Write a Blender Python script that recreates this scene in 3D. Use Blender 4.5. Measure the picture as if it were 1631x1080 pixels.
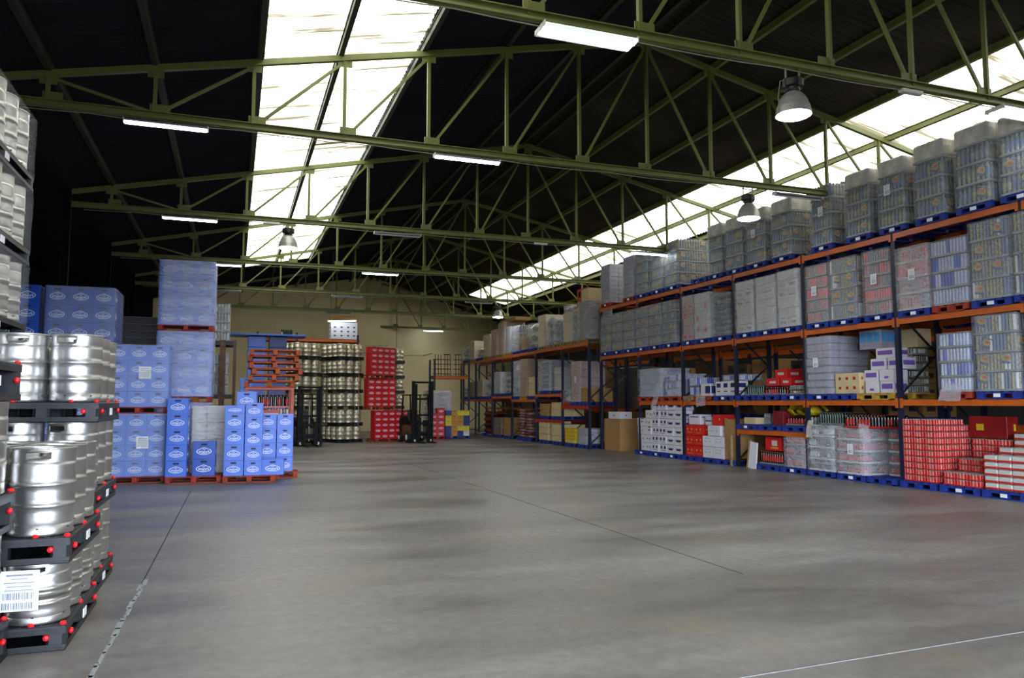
import bpy, math, random
from mathutils import Vector, Matrix
random.seed(7)
PI = math.pi
for o in list(bpy.data.objects): bpy.data.objects.remove(o)
SC = bpy.context.scene; COL = SC.collection

# ------------------------------------------------------------------ camera
cd = bpy.data.cameras.new('camera'); cam = bpy.data.objects.new('camera', cd); COL.objects.link(cam)
cd.sensor_width = 36; cd.lens = 36 * 1223 / 1631; cd.clip_end = 300; cd.clip_start = .05
YAW = math.radians(19.93); PIT = math.radians(4.81)
cam.location = (0, 0, 1.7); cam.rotation_euler = (PI/2 + PIT, 0, -YAW)
SC.camera = cam
# ------------------------------------------------------------------ world and exposure
SC.view_settings.view_transform = 'Standard'; SC.view_settings.look = 'None'
SC.view_settings.gamma = 1; SC.view_settings.use_curve_mapping = False
SC.view_settings.exposure = 2.8
w = bpy.data.worlds.new('overcast_sky'); SC.world = w; w.use_nodes = True
nt = w.node_tree; bg = nt.nodes['Background']; bg.inputs[1].default_value = 1.0
tc = nt.nodes.new('ShaderNodeTexCoord'); sx = nt.nodes.new('ShaderNodeSeparateXYZ'); rp = nt.nodes.new('ShaderNodeValToRGB')
nt.links.new(tc.outputs['Generated'], sx.inputs[0]); mr = nt.nodes.new('ShaderNodeMapRange'); mr.inputs[1].default_value = -1; mr.inputs[2].default_value = 1
nt.links.new(sx.outputs['Z'], mr.inputs[0]); nt.links.new(mr.outputs[0], rp.inputs[0]); nt.links.new(rp.outputs[0], bg.inputs[0])
e = rp.color_ramp.elements      # pale yard below, bright hazy horizon, softer overcast above
e[0].position = .49; e[0].color = (.35, .37, .42, 1); e[1].position = .66; e[1].color = (.86, .90, .96, 1)
k = e.new(.51); k.color = (3.0, 3.4, 4.1, 1); k = e.new(.57); k.color = (2.4, 2.8, 3.3, 1)
def portal(loc, rot, sx, sy):
    l = bpy.data.lights.new('daylight_portal', 'AREA'); l.shape = 'RECTANGLE'; l.size = sx; l.size_y = sy
    l.energy = 1; l.cycles.is_portal = True
    o = bpy.data.objects.new('daylight_portal', l); COL.objects.link(o); o.location = loc; o.rotation_euler = rot
SL = math.atan(.2133)
for k in range(4):
    portal((1.78, 6 + 10*k, 8.33), (0, -SL, 0), 2.9, 10)
    portal((14.9, 6 + 11*k, 8.28), (0, SL, 0), 2.7, 11)
portal((3.5, -3.7, 2.4), (PI/2, 0, 0), 15, 4.8)

# ------------------------------------------------------------------ materials
def lin(c):
    if isinstance(c, str):
        c = [int(c[i:i+2], 16)/255 for i in (0, 2, 4)]
        c = [x/12.92 if x <= .04045 else ((x+.055)/1.055)**2.4 for x in c]
    return tuple(c[:3]) + (1,)
MATS = {}
def mat(name, col, rough=.6, metal=0, noise=0, scale=6, bump=0, bscale=30, emit=None, es=1, col2=None, spec=.5, coord='Object'):
    if name in MATS: return MATS[name]
    m = bpy.data.materials.new(name); m.use_nodes = True; MATS[name] = m
    nt = m.node_tree; b = nt.nodes['Principled BSDF']
    b.inputs['Base Color'].default_value = lin(col); b.inputs['Roughness'].default_value = rough
    b.inputs['Metallic'].default_value = metal; b.inputs['Specular IOR Level'].default_value = spec
    tc = nt.nodes.new('ShaderNodeTexCoord')
    if noise or col2:
        n = nt.nodes.new('ShaderNodeTexNoise'); n.inputs['Scale'].default_value = scale; n.inputs['Detail'].default_value = 5
        nt.links.new(tc.outputs[coord], n.inputs['Vector'])
        r = nt.nodes.new('ShaderNodeValToRGB'); c = lin(col)
        c2 = lin(col2) if col2 else tuple(x*(1-noise) for x in c[:3]) + (1,)
        r.color_ramp.elements[0].position = .35; r.color_ramp.elements[1].position = .65
        r.color_ramp.elements[0].color = c2; r.color_ramp.elements[1].color = c
        nt.links.new(n.outputs['Fac'], r.inputs['Fac']); nt.links.new(r.outputs['Color'], b.inputs['Base Color'])
    if bump:
        n2 = nt.nodes.new('ShaderNodeTexNoise'); n2.inputs['Scale'].default_value = bscale; n2.inputs['Detail'].default_value = 3
        nt.links.new(tc.outputs[coord], n2.inputs['Vector'])
        bp = nt.nodes.new('ShaderNodeBump'); bp.inputs['Strength'].default_value = bump; bp.inputs['Distance'].default_value = .02
        nt.links.new(n2.outputs['Fac'], bp.inputs['Height']); nt.links.new(bp.outputs['Normal'], b.inputs['Normal'])
    if emit:
        b.inputs['Emission Color'].default_value = lin(emit); b.inputs['Emission Strength'].default_value = es
    return m
STEEL = mat('keg_steel', 'cfcdca', .36, .95, noise=.18, scale=5, bump=.12, bscale=9)
STEELD = mat('keg_steel_dull', '9a9890', .42, 1, noise=.2, scale=6)
BLK = mat('black_plastic', '16171b', .45, bump=.1)
BLK2 = mat('black_plastic_worn', '24262b', .5, noise=.3, scale=12)
REDP = mat('red_plug_plastic', 'd8121c', .4)
GREEN = mat('truss_green_paint', '6b7139', .5, noise=.22, scale=3)
DGREEN = mat('purlin_green_shaded', '2a331e', .6, noise=.25, scale=2)  # green darkened to black-green, shade under the roof put into the colour
ROOF = mat('roof_sheet', '2a2b31', .9, noise=.3, scale=.7, spec=.1)
ROOFR = mat('roof_sheet_aged', '3e3a34', .9, noise=.35, scale=.8, spec=.1)
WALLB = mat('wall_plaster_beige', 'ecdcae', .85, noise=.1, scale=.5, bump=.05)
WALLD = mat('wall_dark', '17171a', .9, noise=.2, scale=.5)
ORANGE = mat('rack_orange_paint', 'c25a0a', .45, noise=.2, scale=4)
RBLUE = mat('rack_blue_paint', '0a1030', .5, noise=.2, scale=4)
RDARK = mat('rack_dark_steel', '14151b', .5, noise=.2, scale=4)
REDB = mat('rack_red_paint', 'a92410', .5, noise=.2, scale=4)
WOODR = mat('pallet_red_wood', 'a2331f', .75, noise=.4, scale=7)
WOODB = mat('pallet_blue_wood', '12308c', .7, noise=.45, scale=7)
WOODN = mat('pallet_raw_wood', '9b8055', .8, noise=.4, scale=7)
WOODY = mat('pallet_yellow_wood', 'b8912c', .75, noise=.35, scale=7)
WOODO = mat('pallet_orange_wood', 'b4501e', .75, noise=.4, scale=6)
TIMB = mat('brown_timber', '5c4230', .7, noise=.4, scale=8)
PAPER = mat('white_paper', 'e6e6ea', .7)
INK = mat('grey_ink', '7d8794', .7)
INKD = mat('dark_ink', '222430', .7)
CARD = mat('cardboard', '9a7646', .85, noise=.15, scale=4)
CARDL = mat('cardboard_light', 'c9b488', .85, noise=.15, scale=4)
CARDD = mat('cardboard_dark', '5f4526', .85, noise=.25, scale=5)
WHITEC = mat('white_carton', 'cfcbd0', .7, noise=.08, scale=5)
REDC = mat('red_carton', 'c9140f', .6, noise=.12, scale=5)
NAVY = mat('navy_print', '17205c', .6)
YEL = mat('yellow_print', 'c9ae1a', .6)
LBLUE = mat('light_blue_print', '3a8ac4', .6)
PURP = mat('purple_print', '6c4da0', .6)
CRB = mat('blue_crate_plastic', '3f70d6', .38, noise=.12, scale=3)
CRD = mat('deep_blue_crate_plastic', '0f4ab4', .38, noise=.12, scale=3)
CRR = mat('red_crate_plastic', 'c0101c', .42, noise=.15, scale=3)
CRY = mat('yellow_crate_plastic', 'c4b41a', .45, noise=.15, scale=3)
CRO = mat('ochre_crate_plastic', 'b0781c', .45, noise=.15, scale=3)
CRN = mat('navy_crate_plastic', '142a70', .45, noise=.15, scale=3)
CRK = mat('dark_crate_plastic', '241c1c', .5, noise=.3, scale=5)
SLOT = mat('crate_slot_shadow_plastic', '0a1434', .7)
LOGO = mat('crate_white_print', 'd6deee', .5)
PETG = mat('clear_grey_bottle', '70736e', .22, noise=.5, scale=25)
PETS = mat('silver_bottle', '9aa0a2', .25, noise=.3, scale=18)
PETB = mat('blue_can', '2a3aa8', .28, noise=.3, scale=14)
PETW = mat('pale_can', 'a8acc4', .28, noise=.25, scale=14)
CANR = mat('red_can', 'c4251d', .3, noise=.25, scale=22)
CANR2 = mat('pale_red_can', 'd0625a', .3, noise=.2, scale=22)
COLA = mat('dark_bottle', '150c0c', .15)
GLG = mat('green_bottle', '1c3020', .15)
LABY = mat('label_yellow', 'a8973a', .4, noise=.5, scale=34, col2='2c3a58')
LABB = mat('label_blue', '2c4478', .4, scale=34, col2='5c6470')
LABG = mat('label_grey', '8f8b80', .4, scale=34, col2='3c4248')
HOOD = mat('hood_film_cream_lit', 'd0c8b2', .4, scale=5, col2='96928a', bump=.4, bscale=8)  # cream light on the top-shelf loads painted into the hood colour
LABW = mat('label_white', 'bcbab4', .4)
LABY2 = mat('print_gold', 'a58f24', .35, noise=.35, scale=30)
LABB2 = mat('print_navy', '22366e', .35, noise=.35, scale=30)
LABP = mat('label_dusty_pink', 'b08078', .4, scale=30, col2='8a4a44')
LABR = mat('label_red', 'a8201c', .4)
CAPS = mat('cap_tin', 'a9a9a6', .3, .6)
CREAM = mat('cream_top_sheet', 'c9c2ae', .5, noise=.12, scale=6, bump=.3, bscale=8)
GREYW = mat('grey_wrap', '85837c', .32, noise=.35, scale=7, bump=.6, bscale=7)
GREYD = mat('dark_grey_wrap', '55524c', .32, noise=.35, scale=7, bump=.6, bscale=7)
WHTW = mat('white_wrap', 'b8b4ac', .35, noise=.25, scale=7, bump=.6, bscale=7)
PNKW = mat('pink_wrap', 'b08a84', .35, noise=.3, scale=7, bump=.5, bscale=7)
BLUW = mat('blue_grey_wrap', '8794ac', .3, noise=.3, scale=7, bump=.5, bscale=7)
LILW = mat('lilac_grey_tray', '9a93a2', .45, noise=.25, scale=9)
CHAR = mat('charcoal_print', '44424a', .6, noise=.3, scale=20)
ALU = mat('lamp_aluminium', 'a9a8a4', .35, .35)
LAMPW = mat('lamp_white_enamel', 'c8c8c4', .4)
LAMPG = mat('lamp_grey_enamel', '6e7276', .5)
TUBE = mat('lit_tube', 'ffffff', .4, emit='e6f4ff', es=5)
TUBEO = mat('unlit_tube', 'c9cfd0', .3)
LENS = mat('lit_lens', 'ffffff', .4, emit='f6f8ff', es=9)
CABLE = mat('grey_cable', '8a8678', .6)
TYRE = mat('tyre_rubber', '0c0c0d', .8)
TRUCK = mat('truck_black_paint', '060607', .6, spec=.2)
TRUCKY = mat('truck_brown_paint', '4a3812', .5)

def film_mat(name, fac, col='dfe4ee', rough=.18):
    m = bpy.data.materials.new(name); m.use_nodes = True; nt = m.node_tree; b = nt.nodes['Principled BSDF']
    b.inputs['Base Color'].default_value = lin(col); b.inputs['Roughness'].default_value = rough; b.inputs['Specular IOR Level'].default_value = .8
    t = nt.nodes.new('ShaderNodeBsdfTransparent'); mx = nt.nodes.new('ShaderNodeMixShader')
    tc = nt.nodes.new('ShaderNodeTexCoord'); mp = nt.nodes.new('ShaderNodeMapping'); mp.inputs['Scale'].default_value = (1.2, 1.2, 5)
    n = nt.nodes.new('ShaderNodeTexNoise'); n.inputs['Scale'].default_value = 3.2; n.inputs['Detail'].default_value = 6; n.inputs['Distortion'].default_value = .6
    nt.links.new(tc.outputs['Object'], mp.inputs[0]); nt.links.new(mp.outputs[0], n.inputs['Vector'])
    r = nt.nodes.new('ShaderNodeMapRange'); r.inputs[1].default_value = .25; r.inputs[2].default_value = .8
    r.inputs[3].default_value = fac*.82; r.inputs[4].default_value = min(1, fac*1.22)
    nt.links.new(n.outputs['Fac'], r.inputs[0]); nt.links.new(r.outputs[0], mx.inputs[0])
    bp = nt.nodes.new('ShaderNodeBump'); bp.inputs['Strength'].default_value = .9; bp.inputs['Distance'].default_value = .06
    nt.links.new(n.outputs['Fac'], bp.inputs['Height']); nt.links.new(bp.outputs[0], b.inputs['Normal'])
    nt.links.new(t.outputs[0], mx.inputs[1]); nt.links.new(b.outputs[0], mx.inputs[2]); nt.links.new(mx.outputs[0], nt.nodes['Material Output'].inputs[0])
    return m
FILM = film_mat('stretch_film', .2); FILMH = film_mat('stretch_film_heavy', .33, 'e4e6ee', .25); FILML = film_mat('stretch_film_thin', .09, 'e8eaf0', .15)

def sky_mat():
    m = bpy.data.materials.new('translucent_roof_sheet'); m.use_nodes = True; nt = m.node_tree
    nt.nodes.remove(nt.nodes['Principled BSDF'])
    tr = nt.nodes.new('ShaderNodeBsdfTransparent'); tl = nt.nodes.new('ShaderNodeBsdfTranslucent'); mx = nt.nodes.new('ShaderNodeMixShader')
    tc = nt.nodes.new('ShaderNodeTexCoord'); mp = nt.nodes.new('ShaderNodeMapping'); mp.inputs['Scale'].default_value = (.25, 5.6, 1)
    n = nt.nodes.new('ShaderNodeTexNoise'); n.inputs['Scale'].default_value = 1.2; n.inputs['Detail'].default_value = 6
    nt.links.new(tc.outputs['Object'], mp.inputs[0]); nt.links.new(mp.outputs[0], n.inputs['Vector'])
    r = nt.nodes.new('ShaderNodeValToRGB'); e = r.color_ramp.elements
    e[0].position = .36; e[0].color = (.10, .085, .05, 1); e[1].position = .5; e[1].color = (.78, .735, .60, 1)
    nt.links.new(n.outputs['Fac'], r.inputs[0])
    nt.links.new(r.outputs[0], tr.inputs[0]); nt.links.new(r.outputs[0], tl.inputs[0])
    mx.inputs[0].default_value = .45
    nt.links.new(tr.outputs[0], mx.inputs[1]); nt.links.new(tl.outputs[0], mx.inputs[2]); nt.links.new(mx.outputs[0], nt.nodes['Material Output'].inputs[0])
    return m
SKYM = sky_mat()

def floor_mat():
    m = bpy.data.materials.new('concrete_floor'); m.use_nodes = True; nt = m.node_tree; b = nt.nodes['Principled BSDF']
    L = nt.links.new; N = nt.nodes.new
    tc = N('ShaderNodeTexCoord')
    n1 = N('ShaderNodeTexNoise'); n1.inputs['Scale'].default_value = .45; n1.inputs['Detail'].default_value = 8; n1.inputs['Roughness'].default_value = .62
    mp = N('ShaderNodeMapping'); mp.inputs['Rotation'].default_value = (0, 0, -.35); mp.inputs['Scale'].default_value = (.55, 1.6, 1)
    L(tc.outputs['Object'], mp.inputs[0]); L(mp.outputs[0], n1.inputs['Vector'])
    r1 = N('ShaderNodeValToRGB'); e = r1.color_ramp.elements
    e[0].position = .28; e[0].color = lin('56534f'); e[1].position = .72; e[1].color = lin('94918f')
    k = r1.color_ramp.elements.new(.5); k.color = lin('787573')
    L(n1.outputs['Fac'], r1.inputs[0])
    n2 = N('ShaderNodeTexNoise'); n2.inputs['Scale'].default_value = 9; n2.inputs['Detail'].default_value = 8; L(tc.outputs['Object'], n2.inputs['Vector'])
    r2 = N('ShaderNodeMapRange'); r2.inputs[1].default_value = .3; r2.inputs[2].default_value = .75; r2.inputs[3].default_value = .8; r2.inputs[4].default_value = 1.12
    L(n2.outputs['Fac'], r2.inputs[0])
    mu = N('ShaderNodeVectorMath'); mu.operation = 'MULTIPLY'; L(r1.outputs[0], mu.inputs[0]); L(r2.outputs[0], mu.inputs[1])
    # warm stains
    n3 = N('ShaderNodeTexNoise'); n3.inputs['Scale'].default_value = .9; n3.inputs['Detail'].default_value = 5
    mp3 = N('ShaderNodeMapping'); mp3.inputs['Location'].default_value = (7, 3, 0); L(tc.outputs['Object'], mp3.inputs[0]); L(mp3.outputs[0], n3.inputs['Vector'])
    r3 = N('ShaderNodeMapRange'); r3.inputs[1].default_value = .55; r3.inputs[2].default_value = .72; r3.inputs[3].default_value = 0; r3.inputs[4].default_value = .35
    L(n3.outputs['Fac'], r3.inputs[0])
    mx = N('ShaderNodeMix'); mx.data_type = 'RGBA'; L(r3.outputs[0], mx.inputs['Factor']); L(mu.outputs[0], mx.inputs['A']); mx.inputs['B'].default_value = lin('8a7a5c')
    L(mx.outputs['Result'], b.inputs['Base Color'])
    rr = N('ShaderNodeMapRange'); rr.inputs[1].default_value = .3; rr.inputs[2].default_value = .7; rr.inputs[3].default_value = .3; rr.inputs[4].default_value = .55
    L(n1.outputs['Fac'], rr.inputs[0]); L(rr.outputs[0], b.inputs['Roughness'])
    bp = N('ShaderNodeBump'); bp.inputs['Strength'].default_value = .12; bp.inputs['Distance'].default_value = .01; L(n2.outputs['Fac'], bp.inputs['Height']); L(bp.outputs[0], b.inputs['Normal'])
    return m
FLOORM = floor_mat()
CRACK = mat('joint_filler_dark', '3a3936', .9); CRACKW = mat('joint_chipped_white', '9da0a4', .9, noise=.2, scale=20)

# ------------------------------------------------------------------ mesh builder
class MB:
    def __init__(s): s.v = []; s.f = []; s.m = []; s.sm = []; s.mats = []
    def mi(s, m):
        if m not in s.mats: s.mats.append(m)
        return s.mats.index(m)
    def add(s, vs, fs, m, sm=False, X=None):
        b = len(s.v); i = s.mi(m)
        s.v += [tuple(X @ Vector(p)) if X else tuple(p) for p in vs]
        for f in fs: s.f.append([b+q for q in f]); s.m.append(i); s.sm.append(sm)
        return s
    def box(s, c, d, m, X=None, bev=0):
        x, y, z = c; a, b, h = d[0]/2, d[1]/2, d[2]/2
        if bev:
            e = min(bev, a*.45, b*.45, h*.45); vs = []; 
            # chamfered box: 24 verts
            for sx in (-1, 1):
                for sy in (-1, 1):
                    for sz in (-1, 1):
                        vs += [(x+sx*a, y+sy*(b-e), z+sz*(h-e)), (x+sx*(a-e), y+sy*b, z+sz*(h-e)), (x+sx*(a-e), y+sy*(b-e), z+sz*h)]
            I = lambda sx, sy, sz, k: ((sx > 0)*4+(sy > 0)*2+(sz > 0))*3+k
            fs = []
            for S in (-1, 1):
                q = [I(S, -1, -1, 0), I(S, 1, -1, 0), I(S, 1, 1, 0), I(S, -1, 1, 0)]; fs.append(q if S > 0 else q[::-1])
                q = [I(-1, S, -1, 1), I(1, S, -1, 1), I(1, S, 1, 1), I(-1, S, 1, 1)]; fs.append(q if S < 0 else q[::-1])
                q = [I(-1, -1, S, 2), I(1, -1, S, 2), I(1, 1, S, 2), I(-1, 1, S, 2)]; fs.append(q if S > 0 else q[::-1])
            for p in (-1, 1):
                for q in (-1, 1):
                    fs.append([I(p, q, -1, 0), I(p, q, -1, 1), I(p, q, 1, 1), I(p, q, 1, 0)][::(1 if p*q > 0 else -1)])
                    fs.append([I(p, -1, q, 0), I(p, -1, q, 2), I(p, 1, q, 2), I(p, 1, q, 0)][::(-1 if p*q > 0 else 1)])
                    fs.append([I(-1, p, q, 1), I(-1, p, q, 2), I(1, p, q, 2), I(1, p, q, 1)][::(1 if p*q > 0 else -1)])
            for sx in (-1, 1):
                for sy in (-1, 1):
                    for sz in (-1, 1):
                        t = [I(sx, sy, sz, 0), I(sx, sy, sz, 1), I(sx, sy, sz, 2)]; fs.append(t if sx*sy*sz > 0 else t[::-1])
            return s.add(vs, fs, m, False, X)
        vs = [(x+i*a, y+j*b, z+k*h) for i in (-1, 1) for j in (-1, 1) for k in (-1, 1)]
        return s.add(vs, [(0, 1, 3, 2), (4, 6, 7, 5), (0, 4, 5, 1), (2, 3, 7, 6), (0, 2, 6, 4), (1, 5, 7, 3)], m, False, X)
    def beam(s, p, q, wd, ht, m):
        p = Vector(p); q = Vector(q); d = q-p; L = d.length; d.normalize()
        up = Vector((0, 0, 1)) if abs(d.z) < .95 else Vector((0, 1, 0))
        r = d.cross(up).normalized(); u = r.cross(d)
        M = Matrix((r, d, u)).transposed().to_4x4(); M.translation = (p+q)/2
        return s.box((0, 0, 0), (wd, L, ht), m, M)
    def tube(s, p, q, r, m, n=8, r2=None):
        p = Vector(p); q = Vector(q); d = (q-p).normalized(); r2 = r if r2 is None else r2
        up = Vector((0, 0, 1)) if abs(d.z) < .95 else Vector((0, 1, 0))
        a = d.cross(up).normalized(); b = a.cross(d)
        vs = []
        for c, R in ((p, r), (q, r2)):
            for i in range(n):
                t = 2*PI*i/n; vs.append(c+a*math.cos(t)*R+b*math.sin(t)*R)
        fs = [(i, (i+1) % n, n+(i+1) % n, n+i) for i in range(n)]
        s.add(vs, fs, m, n > 6); return s.add(vs, [tuple(range(n))[::-1], tuple(range(n, 2*n))], m)
    def path(s, pts, r, m, n=6):
        for a, b in zip(pts[:-1], pts[1:]): s.tube(a, b, r, m, n)
        return s
    def lathe(s, prof, m, n=12, c=(0, 0, 0), mats=None, sm=True, cap=True):
        vs = []
        for r, z in prof:
            for i in range(n):
                t = 2*PI*(i+.5)/n; vs.append((c[0]+r*math.cos(t), c[1]+r*math.sin(t), c[2]+z))
        for k in range(len(prof)-1):
            fs = [(k*n+i, k*n+(i+1) % n, (k+1)*n+(i+1) % n, (k+1)*n+i) for i in range(n)]
            s.add([vs[q] for q in range(k*n, (k+2)*n)], [tuple(x-k*n for x in f) for f in fs], mats[k] if mats else m, sm)
        if cap:
            s.add(vs[-n:], [tuple(range(n))], mats[-1] if mats else m)
        return s
    def quad(s, a, b, c, d, m): return s.add([a, b, c, d], [(0, 1, 2, 3)], m)
    def mesh(s, name):
        me = bpy.data.meshes.new(name); me.from_pydata(s.v, [], s.f)
        for m in s.mats: me.materials.append(m)
        me.polygons.foreach_set('material_index', s.m); me.polygons.foreach_set('use_smooth', s.sm)
        me.update(); return me
    def weld(s, name):
        import bmesh
        me = s.mesh(name); b = bmesh.new(); b.from_mesh(me); bmesh.ops.remove_doubles(b, verts=b.verts, dist=1e-5); b.to_mesh(me); b.free(); return me
CACHE = {}
def cached(key, fn):
    if key not in CACHE: CACHE[key] = fn()
    return CACHE[key]
def link(name, me, parent=None, loc=(0, 0, 0), rot=0, label=None):
    if isinstance(me, MB): me = me.mesh(name)
    o = bpy.data.objects.new(name, me); COL.objects.link(o)
    o.location = loc; o.rotation_euler = rot if isinstance(rot, tuple) else (0, 0, rot)
    if parent: o.parent = parent
    if label: o['label'] = label
    return o
LABELS = {}
def thing(name, label, cat, loc=(0, 0, 0), rot=0, me=None, group=None, kind=None):
    o = link(name, me, None, loc, rot)
    o['label'] = label; o['category'] = cat
    if group: o['group'] = group
    if kind: o['kind'] = kind
    nw = len(label.split())
    if nw < 4 or nw > 16: print('LABEL LENGTH', nw, label)
    if label in LABELS and LABELS[label] != group or (label in LABELS and group is None): print('DUP LABEL', label)
    LABELS[label] = group
    return o
def struct(name, me, loc=(0, 0, 0), rot=0):
    o = link(name, me, None, loc, rot); o['kind'] = 'structure'; return o
ORD = ['zeroth', 'first', 'second', 'third', 'fourth', 'fifth', 'sixth', 'seventh', 'eighth', 'ninth', 'tenth', 'eleventh', 'twelfth', 'thirteenth', 'fourteenth', 'fifteenth', 'sixteenth', 'seventeenth']
LEV = ['bottom', 'second', 'third', 'fourth', 'fifth', 'sixth', 'seventh', 'eighth', 'ninth', 'tenth', 'eleventh']
def fr(x, y, a):      # frame for a rotated stack
    ca, sa = math.cos(a), math.sin(a)
    return lambda u, v, z=0: (x+ca*u-sa*v, y+sa*u+ca*v, z)

# ------------------------------------------------------------------ the building
mb = MB(); mb.quad((-40, -30, 0), (60, -30, 0), (60, 80, 0), (-40, 80, 0), FLOORM); struct('floor', mb)
mb = MB()
for (a, b, wd, m) in [((-.76, 8.2), (-.72, 16.4), .014, CRACK), ((4.85, 6.6), (4.72, 26), .01, CRACK), ((2.9, 4.15), (6.6, 4.28), .005, CRACKW)]:
    mb.beam((a[0], a[1], .001), (b[0], b[1], .001), wd, .003, m)
struct('trim_1', mb)
mb = MB(); y = 4.2
while y < 8.2:     # chipped white stretch of the near joint
    l = random.uniform(.08, .3); c = -.78+(y-5.5)*.012+random.uniform(-.012, .012)
    mb.box((c, y+l/2, .0015), (random.uniform(.014, .045), l*1.05, .003), CRACKW, Matrix.Rotation(0, 4, 'Z')); y += l*.9
struct('trim_2', mb)

def roofz(x): return 9.74-.2133*abs(x-8.2)
def corr(x0, x1, y0, y1, m, zf=roofz, amp=.026, pitch=.177, dz=0):
    n = int((y1-y0)/pitch*6); vs = []
    for i in range(n+1):
        y = y0+(y1-y0)*i/n; a = amp*math.sin(2*PI*y/pitch)
        vs += [(x0, y, zf(x0)+a+dz), (x1, y, zf(x1)+a+dz)]
    b = MB(); b.add(vs, [(2*i, 2*i+1, 2*i+3, 2*i+2) for i in range(n)], m, True); return b
struct('ceiling_1', corr(-4.06, .36, -4, 52, ROOF)); struct('ceiling_2', corr(3.22, 8.2, -4, 56, ROOF))
struct('ceiling_3', corr(8.2, 13.62, -4, 58, ROOFR)); struct('ceiling_4', corr(16.22, 20.6, -4, 58, ROOFR))
struct('ceiling_5', corr(.36, 3.22, 37.6, 52, ROOF)); struct('ceiling_6', corr(13.62, 16.22, 46, 58, ROOFR))
zl = lambda x: 7.12+.2133*(-4-x) if x >= -12 else 8.826-.2133*(-12-x)
b = corr(-12, -3.94, -4, 48, ROOF, zl, dz=.03); struct('ceiling_7', b); struct('ceiling_8', corr(-20, -12, -4, 48, ROOF, zl))
# translucent sheets, overlapped
y = -3.9; k = 0
while y < 37.5:
    y2 = min(y+3.4, 37.7)
    thing('skylight_sheet', 'translucent corrugated sheet of the left skylight strip above the floor', 'skylight', me=corr(.3, 3.28, y, y2+.1, SKYM, dz=-.012*(k % 2)), group='left skylight sheets'); y = y2; k += 1
y = -3.9; k = 0
while y < 46:
    y2 = min(y+3.4, 46.1)
    thing('skylight_sheet', 'translucent corrugated sheet of the right skylight strip above the racking', 'skylight', me=corr(13.56, 16.28, y, y2+.1, SKYM, dz=-.012*(k % 2)), group='right skylight sheets'); y = y2; k += 1
def wallbox(name, p, q, z0, z1, m, th=.2):
    b = MB(); p = Vector((*p, (z0+z1)/2)); q = Vector((*q, (z0+z1)/2)); b.beam(p, q, th, z1-z0, m); return struct(name, b)
# slanting back wall, gable topped
def gable(P, Q, m, name):
    P = Vector(P); Q = Vector(Q); xs = [P.x]+[x for x in (-12, -4, 8.2) if P.x < x < Q.x]+[Q.x]; b = MB()
    pts = []
    for x in xs:
        t = (x-P.x)/(Q.x-P.x); y = P.y+(Q.y-P.y)*t; z = (roofz(x) if x >= -4 else zl(x))+.05; pts.append((x, y, z))
    for dy in (0, .2):
        vs = []
        for x, y, z in pts: vs += [(x, y+dy, 0), (x, y+dy, z)]
        fs = [(2*i, 2*i+2, 2*i+3, 2*i+1) for i in range(len(pts)-1)]
        b.add(vs, fs if not dy else [f[::-1] for f in fs], m)
    return struct(name, b)
gable((-4, 43.2), (20.6, 54), WALLB, 'wall_back')
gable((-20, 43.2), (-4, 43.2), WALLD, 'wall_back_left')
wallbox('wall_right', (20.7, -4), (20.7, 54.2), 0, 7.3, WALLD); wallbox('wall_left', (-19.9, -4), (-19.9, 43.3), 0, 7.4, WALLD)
# front wall behind the photographer with a wide opening
b = MB(); b.box((-11.9, -4, 4.5), (16, .2, 9.8), WALLD); b.box((15.9, -4, 4.5), (9.6, .2, 9.8), WALLD); b.box((3.6, -4, 7.4), (15, .2, 5), WALLD)
struct('wall_front', b)
# wall joints
b = MB(); s_ = (54-43.2)/24.6
for x in (5.45, 9.9):
    b.box((x, 43.2+(x+4)*s_-.012, roofz(x)/2), (.03, .01, roofz(x)-.2), INK)
struct('trim_3', b)
# purlins
i = 0
for x in (-3, -1.42, .3, 1.72, 3.3, 5, 6.6, 8.0, 8.45, 9.95, 11.6, 13.5, 14.92, 16.35, 18, 19.6):
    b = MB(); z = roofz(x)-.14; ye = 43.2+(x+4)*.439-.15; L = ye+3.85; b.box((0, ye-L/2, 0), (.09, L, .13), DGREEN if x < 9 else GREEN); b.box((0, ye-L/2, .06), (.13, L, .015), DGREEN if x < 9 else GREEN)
    i += 1
    thing('purlin', 'long green steel purlin under the roof, %s from the left' % ORD[i], 'purlin', (x, 0, z), me=b, group='roof purlins')

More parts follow.
